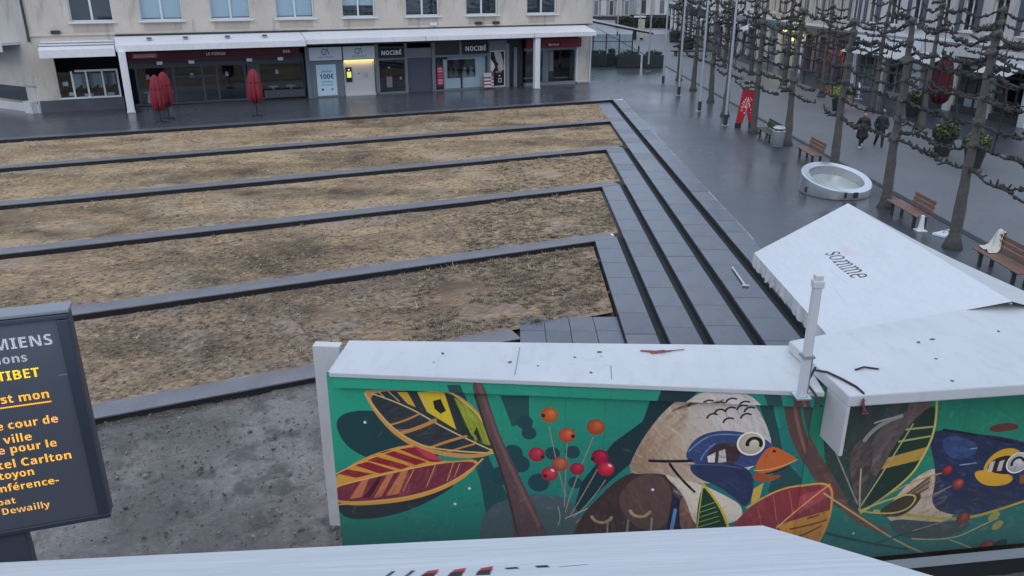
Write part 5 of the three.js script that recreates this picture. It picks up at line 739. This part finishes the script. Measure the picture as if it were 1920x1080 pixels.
// people
function figure(label, pos, turn, J, coat, legCol, shoeCol, hairCol, skirt) {
  const o = thing('person', label, 'person', pos, turn, 'two people walking in the shopping street');
  const field = (bones, res, lo, hi, name, mat) => { // smooth union of tapered capsules, meshed on a grid
    const mc = new MarchingCubes(res, mat, false, false, 120000); mc.isolation = 0; const n = res, S = (i, k) => lo[k] + (hi[k] - lo[k]) * i / n, p = V(), q = V();
    for (let z = 0; z < n; z++) for (let y = 0; y < n; y++) for (let x = 0; x < n; x++) {
      let f = 9; p.set(S(x, 0), S(y, 1), S(z, 2));
      for (const [a, b, ra, rb] of bones) { q.subVectors(b, a); const L = q.lengthSq(), t = L ? Math.min(1, Math.max(0, ((p.x - a.x) * q.x + (p.y - a.y) * q.y + (p.z - a.z) * q.z) / L)) : 0; const d = Math.hypot(p.x - a.x - q.x * t, p.y - a.y - q.y * t, p.z - a.z - q.z * t) - (ra + (rb - ra) * t); const h = Math.max(0, 0.035 - Math.abs(f - d)) / 0.035; f = Math.min(f, d) - h * h * 0.009; }
      mc.field[x + y * n + z * n * n] = -f;
    }
    mc.update(); const P = mc.positionArray.slice(0, mc.count * 3), N = mc.normalArray.slice(0, mc.count * 3);
    for (let i = 0; i < mc.count; i++) for (let k = 0; k < 3; k++) { P[i * 3 + k] = lo[k] + (hi[k] - lo[k]) * (P[i * 3 + k] + 1) / 2; }
    const g = new THREE.BufferGeometry(); g.setAttribute('position', new THREE.BufferAttribute(P, 3)); g.setAttribute('normal', new THREE.BufferAttribute(N, 3)); g.computeVertexNormals(); return part(o, name, g, mat);
  };
  const lo = [-0.48, -0.02, -0.48], hi = [0.48, 1.84, 0.48];
  const hand = (w, d) => { const b = [[w, w.clone().add(V(0, -0.09, 0.01)), 0.035, 0.04]]; for (let i = 0; i < 4; i++) { const s = w.clone().add(V((i - 1.5) * 0.021, -0.1, 0.01)); b.push([s, s.clone().add(V(0, -0.07 - (i === 1 ? 0.012 : 0), 0.03)), 0.011, 0.009]); } b.push([w.clone().add(V(d * 0.03, -0.04, 0.02)), w.clone().add(V(d * 0.055, -0.1, 0.04)), 0.013, 0.01]); return b; };
  const body = [[J.hip, J.chest, 0.13, 0.15], [J.chest, J.neck, 0.13, 0.055], [J.neck, J.head, 0.052, 0.06], [J.head, J.head.clone().add(V(0, 0.06, 0)), 0.088, 0.092], [J.head.clone().add(V(0, -0.06, 0.03)), J.head.clone().add(V(0, 0, 0.05)), 0.055, 0.06], [J.head.clone().add(V(0, -0.01, 0.09)), J.head.clone().add(V(0, -0.025, 0.115)), 0.012, 0.016]];
  for (const s of ['L', 'R']) { const k = s === 'L' ? -1 : 1; body.push([J.hip.clone().add(V(k * 0.09, -0.02, 0)), J['knee' + s], 0.095, 0.06], [J['knee' + s], J['foot' + s].clone().add(V(0, 0.07, 0)), 0.058, 0.04], [J.chest.clone().add(V(k * 0.17, 0.07, 0)), J['elbow' + s], 0.055, 0.043], [J['elbow' + s], J['hand' + s], 0.041, 0.03], [J.head.clone().add(V(k * 0.088, 0.01, 0)), J.head.clone().add(V(k * 0.09, 0.035, 0)), 0.018, 0.02], ...hand(J['hand' + s], -k)); }
  const bm = field(body, 84, lo, hi, 'body', M.skin);
  const coatB = [[J.hip.clone().add(V(0, -0.08, 0)), J.chest, 0.18, 0.185], [J.chest.clone().add(V(-0.14, 0.06, 0)), J.chest.clone().add(V(0.14, 0.06, 0)), 0.1, 0.1], [J.chest, J.neck.clone().add(V(0, -0.02, 0)), 0.13, 0.075]];
  for (const s of ['L', 'R']) { const k = s === 'L' ? -1 : 1; coatB.push([J.chest.clone().add(V(k * 0.17, 0.06, 0)), J['elbow' + s], 0.082, 0.07], [J['elbow' + s], J['hand' + s].clone().add(V(0, 0.02, 0)), 0.068, 0.052]); if (skirt) coatB.push([J.hip.clone().add(V(k * 0.06, -0.05, 0)), J.hip.clone().add(V(k * 0.09, -0.34, 0)), 0.17, 0.19]); }
  field(coatB, 72, lo, hi, 'coat', coat);
  const legs = []; for (const s of ['L', 'R']) { const k = s === 'L' ? -1 : 1; legs.push([J.hip.clone().add(V(k * 0.09, 0, 0)), J['knee' + s], 0.115, 0.078], [J['knee' + s], J['foot' + s].clone().add(V(0, 0.1, 0)), 0.075, 0.055]); } field(legs, 72, lo, hi, 'trousers', legCol);
  for (const s of ['L', 'R']) { const f = J['foot' + s]; part(o, 'shoe', merge([new THREE.SphereGeometry(0.052, 12, 8).scale(1, 0.8, 2.4).translate(f.x, f.y + 0.045, f.z + 0.06), new THREE.CylinderGeometry(0.05, 0.055, 0.1, 12).translate(f.x, f.y + 0.09, f.z)]), shoeCol); }
  const h = J.head; part(o, 'hair', new THREE.SphereGeometry(0.108, 18, 14, 0, 6.3, 0, 1.75).scale(1, 1.1, 1.05).rotateX(-0.5).translate(h.x, h.y + 0.045, h.z - 0.012), hairCol);
  for (const s of [-1, 1]) part(o, 'eye', new THREE.SphereGeometry(0.011, 8, 6).translate(h.x + s * 0.034, h.y + 0.03, h.z + 0.1), M.black); part(o, 'mouth', box(0.045, 0.008, 0.01, h.x, h.y - 0.058, h.z + 0.092), M.maroon);
  return o;
}
figure('person in a long black coat with white shoes, left of the two walkers', [17.0, 0.005, -38.9], -0.25, { hip: V(0, 0.93, 0), chest: V(0, 1.3, 0.01), neck: V(0, 1.49, 0.02), head: V(0, 1.62, 0.04), kneeL: V(-0.08, 0.5, 0.14), footL: V(-0.07, 0.0, 0.12), kneeR: V(0.08, 0.5, -0.02), footR: V(0.06, 0.08, -0.26), elbowL: V(-0.31, 1.1, -0.02), handL: V(-0.36, 0.93, 0.16), elbowR: V(0.27, 1.09, -0.06), handR: V(0.27, 0.86, 0.06) }, M.black, M.black, M.frameWhite, M.woodDark, true);
figure('person in a dark short jacket and dark trousers, right of the two walkers', [18.0, 0.005, -39.2], -0.35, { hip: V(0, 0.94, 0), chest: V(0, 1.32, 0.01), neck: V(0, 1.51, 0.02), head: V(0, 1.65, 0.03), kneeL: V(-0.12, 0.52, 0.1), footL: V(-0.18, 0.03, -0.12), kneeR: V(0.12, 0.5, 0.12), footR: V(0.13, 0.0, 0.16), elbowL: V(-0.28, 1.1, -0.06), handL: V(-0.25, 0.87, 0.1), elbowR: V(0.28, 1.1, 0.0), handR: V(0.25, 0.88, 0.12) }, std({ color: lin(0.02, 0.022, 0.028), roughness: 0.8 }), M.black, M.black, std({ color: lin(0.2, 0.19, 0.18), roughness: 0.9 }), false);
// ---- shops along the street
function shopHouse(name, label, x, z0, z1, turn, o2) { // local x runs along the front, z towards the street
  const W = o2.w, o = thing(name, label, 'house', [x, 0, z0], turn); const H = o2.h ?? 10.5;
  const s = new THREE.Shape([[0, 3.9], [W, 3.9], [W, H], [0, H]].map((p) => new THREE.Vector2(...p))), n = o2.n, ws = W / n, ww = Math.min(1.5, ws * 0.5);
  const rows = [[4.75, 6.7], [7.8, 9.6]]; for (let i = 0; i < n; i++) for (const [a, b] of rows) { const c = ws * (i + 0.5); s.holes.push(new THREE.Path([[c - ww / 2, a], [c - ww / 2, b], [c + ww / 2, b], [c + ww / 2, a]].map((p) => new THREE.Vector2(...p)))); }
  part(o, 'wall', metreUV(new THREE.ExtrudeGeometry(s, { depth: 0.3, bevelEnabled: false }).translate(0, 0, -0.3)), o2.wall); part(o, 'side_wall', merge([box(0.3, H, 9, 0.151, H / 2, -4.81), box(0.3, H, 9, W - 0.151, H / 2, -4.81)]), o2.wall); part(o, 'roof', box(W, 0.3, 9.6, W / 2, H + 0.152, -4.6), M.plinth); part(o, 'rear_wall', box(W - 0.62, H - 0.2, 0.2, W / 2, H / 2, -2.2), M.darkRoom);
  part(o, 'cornice', box(W - 0.02, 0.16, 0.16, W / 2, 4.15, 0.082), M.frameWhite);
  for (let i = 0; i < n; i++) for (const [a, b] of rows) { const c = ws * (i + 0.5), h = b - a, f = part(o, 'window', merge([box(ww, 0.08, 0.08, c, a + 0.04, -0.2), box(ww, 0.08, 0.08, c, b - 0.04, -0.2), box(0.08, h - 0.16, 0.08, c - ww / 2 + 0.04, (a + b) / 2, -0.2), box(0.08, h - 0.16, 0.08, c + ww / 2 - 0.04, (a + b) / 2, -0.2), box(0.07, h - 0.16, 0.07, c, (a + b) / 2, -0.2)]), M.frameWhite); part(f, 'pane', box(ww - 0.16, h - 0.16, 0.01, c, (a + b) / 2, -0.22), M.glass); part(f, 'sill', box(ww + 0.2, 0.08, 0.2, c, a - 0.04, 0.05), M.frameWhite); if ((i + o2.n) % 2) for (const q of [-1, 1]) part(f, 'shutter', box(0.4, h, 0.05, c + q * (ww / 2 + 0.21), (a + b) / 2, 0.03), M.blueGrey); }
  const bays = o2.bays, bw = W / bays;
  for (let i = 0; i <= bays; i++) part(o, 'pillar', rbox(0.5, 3.3, 0.46, 0.02, Math.min(W - 0.25, Math.max(0.25, bw * i)), 1.65, -0.05), o2.pillar);
  part(o, 'fascia', rbox(W - 0.04, 0.58, 0.4, 0.02, W / 2, 3.6, -0.02), o2.fascia);
  for (let i = 0; i < bays; i++) {
    const a = bw * i + 0.3, b = bw * (i + 1) - 0.3, f = part(o, 'shop_front', merge([box(b - a, 0.35, 0.12, (a + b) / 2, 0.175, -0.1), box(b - a, 0.1, 0.1, (a + b) / 2, 2.5, -0.1), ...[0.33, 0.66].map((t) => box(0.08, 2.9, 0.1, a + (b - a) * t, 1.8, -0.1))]), o2.frame); part(f, 'pane', box(b - a, 2.9, 0.012, (a + b) / 2, 1.8, -0.12), M.glass);
    part(f, 'display', merge([box((b - a) * 0.5, 0.7, 0.3, a + (b - a) * 0.3, 0.7, -0.9), box(0.3, 1.5, 0.3, a + (b - a) * 0.75, 1.1, -1.0), box((b - a) * 0.7, 0.25, 0.06, (a + b) / 2, 2.75, -0.5)]), o2.display?.[i % o2.display.length] ?? M.grey);
  }
  if (o2.awning) for (let i = 0; i < bays; i++) if (i % 2 === 0 || o2.allAwnings) part(o, 'awning', sheet([[bw * i + 0.3, 3.35, 0.1], [bw * (i + 1) - 0.3, 3.35, 0.1], [bw * (i + 1) - 0.35, 2.75, 1.5], [bw * i + 0.35, 2.75, 1.5]], 10, 6, 0.03, 400 + i), M.cloth);
  return o;
}
{
  const tint = (r, g, b) => std({ map: stoneTex, color: lin(r, g, b), roughness: 0.9 }), R = -Math.PI / 2;
  const row = [ // from the near end to the far end; local x must run away from the viewer's right
    ['pale house with white awnings and dark shop windows, behind the folded red parasol', [28.35, -44.4], [26.85, -54.4], { n: 4, bays: 3, wall: tint(0.85,0.9,1.0), pillar: M.white, fascia: M.white, frame: M.frameDark, awning: 1, display: [M.grey, M.frameWhite, M.maroon] }],
    ['white fronted house with grey shop windows and white pillars, left of the folded red parasol', [26.85, -54.4], [25.8, -62.3], { n: 3, bays: 2, wall: tint(1.0,1.08,1.2), pillar: M.white, fascia: M.frameWhite, frame: M.grey, awning: 1, allAwnings: 1, display: [M.grey, M.blueGrey] }],
    ['cream house over an orange lit shop between dark blue panels', [25.8, -62.3], [25.3, -72], { n: 4, bays: 3, wall: tint(0.9,0.88,0.88), pillar: M.blueGrey, fascia: M.frameDark, frame: M.frameDark, display: [std({ color: lin(0.5, 0.16, 0.06), roughness: 0.7 }), M.blueGrey, M.grey] }],
    ['beige house with two yellow hanging lamps over its shop', [25.3, -72], [25.3, -86], { n: 5, bays: 4, wall: tint(0.95,0.9,0.8), pillar: M.white, fascia: std({ color: lin(0.05, 0.12, 0.12), roughness: 0.5 }), frame: M.grey, display: [M.frameWhite, M.grey] }],
    ['pale long house at the far end of the shop row', [25.3, -86], [25.8, -112], { n: 9, bays: 7, wall: tint(1,1.05,1.1), pillar: M.white, fascia: M.grey, frame: M.frameDark, awning: 1, display: [M.frameWhite, M.grey, M.blueGrey] }],
    ['grey long house beyond the shop row, farthest up the street', [25.8, -112], [27, -146], { n: 11, bays: 8, wall: tint(0.75,0.8,0.9), pillar: M.frameWhite, fascia: M.frameDark, frame: M.frameDark, display: [M.grey] }],
  ];
  for (const [label, far, near, o2] of row) { // front faces -x: local +x from the far end (small z) ... to the near end
    const a = near, b = far, L = Math.hypot(b[0] - a[0], b[1] - a[1]); shopHouse('shop_house', label, a[0], a[1], 0, Math.atan2(-(b[1] - a[1]), b[0] - a[0]), { ...o2, w: L });
  }
}
{ // lit things along the shops
  const lampMat = std({ color: 0, emissive: lin(1, 0.9, 0.25), emissiveIntensity: 1.6 });
  const o = thing('hanging_lamp', 'yellow hanging lamp above the beige shop, the higher of two', 'lamp', [24.9, 3.5, -76.5], 0, 'yellow hanging lamps at the beige shop'); part(o, 'bulb', new THREE.SphereGeometry(0.22, 12, 8), lampMat); part(o, 'bracket', tube([V(0, 0.2, 0), V(0, 0.5, 0), V(0.4, 0.52, 0)], [0.02, 0.02, 0.02], 6), M.black); const l = new THREE.PointLight(0xffe680, 2.5); l.position.set(-0.3, 0, 0); o.add(l);
  copy(o, 'yellow hanging lamp above the beige shop, the lower of two', [24.6, 2.9, -73.4]);
  const p = thing('shop_lamp', 'orange lamp glowing inside the middle shop', 'lamp', [26.7, 2.7, -65.3]); part(p, 'shade', new THREE.CylinderGeometry(0.12, 0.3, 0.3, 14), std({ color: 0, emissive: lin(1, 0.45, 0.18), emissiveIntensity: 0.9 })); part(p, 'cord', cyl(0.01, 0.01, 0.8, 5, 0, 0.15, 0), M.black); const q = new THREE.PointLight(0xff7a30, 14); q.position.set(-0.5, -0.4, 0); p.add(q);
}
parasol('dark red folded parasol standing before the shops, behind the near planters', [25.4, 0, -48.4], 3.5, 0.55, std({ map: grime, color: lin(0.07, 0.008, 0.012), roughness: 0.8 }), undefined, 0.7, 2.6);
{ const o = thing('low_barrier', 'low white barrier standing before the shops near the walking people', 'barrier', [24.4, 0, -57.5], 1.2); part(o, 'rail', rbox(3.2, 0.12, 0.1, 0.03, 0, 0.75, 0), M.frameWhite); for (const s of [-1.4, 1.4]) { part(o, 'foot', merge([cyl(0.035, 0.035, 0.72, 8, s, 0, 0), box(0.1, 0.03, 0.5, s, 0.015, 0)]), M.frameWhite); } for (const s of [-0.5, 0.5]) part(o, 'cross_bar', rbox(0.9, 0.08, 0.05, 0.02, s, 0.4, 0), M.frameWhite); }
// ---- terrace with awning, planter boxes and far end of the street
{
  const o = thing('terrace_pavilion', 'glazed terrace with a sloping pinkish awning behind the corner of the beige building', 'pavilion', [6.2, 0, -80]);
  part(o, 'awning', sheet([[-0.5, 4.6, -3.5], [6.6, 3.1, -3.5], [7.2, 2.95, 0.6], [-0.5, 4.4, 0.6]], 20, 8, 0.06, 501), std({ color: lin(0.36, 0.27, 0.29), roughness: 0.8, side: THREE.DoubleSide })); part(o, 'awning_edge', tube([V(-0.5, 4.38, 0.65), V(3.4, 3.62, 0.68), V(7.2, 2.92, 0.65)], [0.09, 0.09, 0.09], 6), M.black);
  for (let i = 0; i < 5; i++) part(o, 'post', box(0.11, 2.9, 0.11, 0.3 + i * 1.25, 1.45, 0.3), M.frameDark); for (let i = 0; i < 4; i++) { part(o, 'pane', box(1.13, 1.9, 0.02, 0.925 + i * 1.25, 1.9, 0.3), M.glass); part(o, 'rail', merge([box(1.13, 0.07, 0.06, 0.925 + i * 1.25, 0.93, 0.3), box(1.13, 0.07, 0.06, 0.925 + i * 1.25, 2.2, 0.3)]), M.frameDark); }
  part(o, 'low_wall', box(5.1, 0.85, 0.08, 2.8, 0.43, 0.32), std({ color: lin(0.03, 0.04, 0.045), roughness: 0.5 }));
  for (const x of [1, 2.6, 4.2]) part(o, 'table', merge([cyl(0.4, 0.4, 0.04, 14, x, 0.72, -1.2), cyl(0.04, 0.22, 0.72, 8, x, 0, -1.2)]), M.frameWhite);
}
{
  const make = (label, pos, turn, w) => { const o = thing('planter_box', label, 'planter', pos, turn, 'dark planter boxes round the terrace'); part(o, 'trough', rbox(w, 1.15, 0.7, 0.03, 0, 0.6, 0), std({ color: lin(0.022, 0.034, 0.036), roughness: 0.5 })); part(o, 'plants', leafBits(260, 1, 0.55, 1.1, 55 + w * 10).scale(w / 2.2, 1, 0.35), std({ color: lin(0.03, 0.06, 0.045), roughness: 0.8, side: THREE.DoubleSide })).userData.kind = 'stuff'; part(o, 'foot_rail', box(w, 0.06, 0.6, 0, 0.03, 0), M.black); return o; };
  make('dark planter box left of the fifth flag pole in front of the terrace', [10.9, 0, -77.6], 0, 2.2); make('dark planter box right of the fifth flag pole', [13.2, 0, -77.4], 0, 1.9); make('dark planter box close to the corner of the beige building, under the awning', [8.1, 0, -78.6], 0.1, 1.8); make('dark planter box turned sideways at the outer end of the awning', [9.6, 0, -80.2], 1.4, 2);
}
{
  const pot = (label, x, z) => { const o = thing('tree_planter', label, 'planter', [x, 0, z]); part(o, 'tub', new THREE.CylinderGeometry(0.95, 0.8, 1.2, 4).rotateY(0.78).translate(0, 0.6, 0), M.pot); part(o, 'grass', leafBits(160, 0.8, 0.5, 1.1, 77), std({ color: lin(0.04, 0.055, 0.03), roughness: 0.8, side: THREE.DoubleSide })).userData.kind = 'stuff'; return o; };
  pot('first dark square tree planter far down the street', 21.6, -111); pot('second dark square tree planter, a little nearer', 20.6, -98);
  const b = thing('flat_bench', 'low dark backless bench far down the street beside a slim tree', 'bench', [19.4, 0, -90.5], 0.1); part(b, 'seat', rbox(4.2, 0.14, 0.8, 0.03, 0, 0.5, 0), M.frameDark); for (const s of [-1.6, 1.6]) part(b, 'leg', box(0.2, 0.43, 0.6, s, 0.215, 0), M.frameDark);
  const t = thing('information_column', 'narrow beige and black column with a white cap far down the street', 'column', [17.6, 0, -116]); part(t, 'left_board', rbox(0.5, 2.9, 0.4, 0.04, -0.62, 1.45, 0), M.black); part(t, 'right_board', rbox(0.9, 2.5, 0.4, 0.04, 0.25, 1.45, 0), std({ color: lin(0.5, 0.46, 0.34), roughness: 0.7 })); part(t, 'cap', rbox(1.6, 0.22, 0.6, 0.05, 0, 3.0, 0), M.frameWhite); part(t, 'foot', box(0.5, 0.25, 0.4, 0.25, 0.13, 0), M.black);
}
{ // hedge and buildings closing the view
  const g = new THREE.BoxGeometry(22, 1.7, 1.6, 90, 8, 8), a = g.attributes.position; for (let i = 0; i < a.count; i++) { const f = fbm(a.getX(i) * 0.06 + 3, a.getY(i) * 0.2 + a.getZ(i) * 0.1 + 2, 12, 3, 601) - 0.5; a.setXYZ(i, a.getX(i) + f * 0.3, a.getY(i) + f * 0.6, a.getZ(i) + f * 0.7); } g.computeVertexNormals();
  const o = thing('hedge', 'long clipped dark green hedge across the far end of the street', 'hedge', [29, 0, -146], 0); part(o, 'foliage', g.translate(0, 0.85, 0), std({ color: lin(0.035, 0.05, 0.035), roughness: 0.9 })); const lb = []; for (let i = 0; i < 1500; i++) lb.push(new THREE.PlaneGeometry(0.2, 0.28).rotateX(rnd() * 3).rotateY(rnd() * 6).translate(rr(-11, 11), rr(0.2, 1.95), rr(0.6, 1.15))); const q = part(o, 'leaves', merge(lb), std({ color: lin(0.05, 0.07, 0.045), roughness: 0.9, side: THREE.DoubleSide })); q.userData.kind = 'stuff';
  const far = (label, x, z, w, turn, col, n) => { const b = thing('far_building', label, 'building', [x, 0, z], turn); part(b, 'wall', box(w, 13, 8, 0, 6.5, -4.01), std({ map: stoneTex, color: lin(...col), roughness: 0.9 })); part(b, 'base_band', box(w, 0.6, 0.1, 0, 0.3, 0.05), M.frameDark); part(b, 'fascia', box(w, 0.5, 0.2, 0, 4.2, 0.1), M.frameDark); for (let i = 0; i < n; i++) { const c = -w / 2 + w / n * (i + 0.5), f = part(b, 'window', box(w / n * 0.62, 3, 0.12, c, 2.3, 0.02), M.frameWhite); part(f, 'pane', box(w / n * 0.5, 2.8, 0.05, c, 2.3, 0.08), std({ color: lin(...[[0.5, 0.53, 0.55], [0.16, 0.18, 0.2], [0.42, 0.46, 0.42], [0.07, 0.08, 0.09]][(i * 3) % 4]), roughness: 0.2 })); part(b, 'upper_window', box(w / n * 0.5, 2, 0.1, c, 7, 0.02), M.frameDark); } return b; };
  far('grey building with pale windows closing the view behind the terrace', 12, -178, 26, 0.05, [0.55, 0.57, 0.6], 16); far('pale building with tall windows closing the view behind the hedge', 44, -186, 36, -0.05, [1.2, 1.25, 1.3], 18); far('dark building with tall windows far behind the corner of the beige building', -12, -172, 22, 0.1, [0.5, 0.52, 0.55], 9);
}

renderer.render(scene, camera);
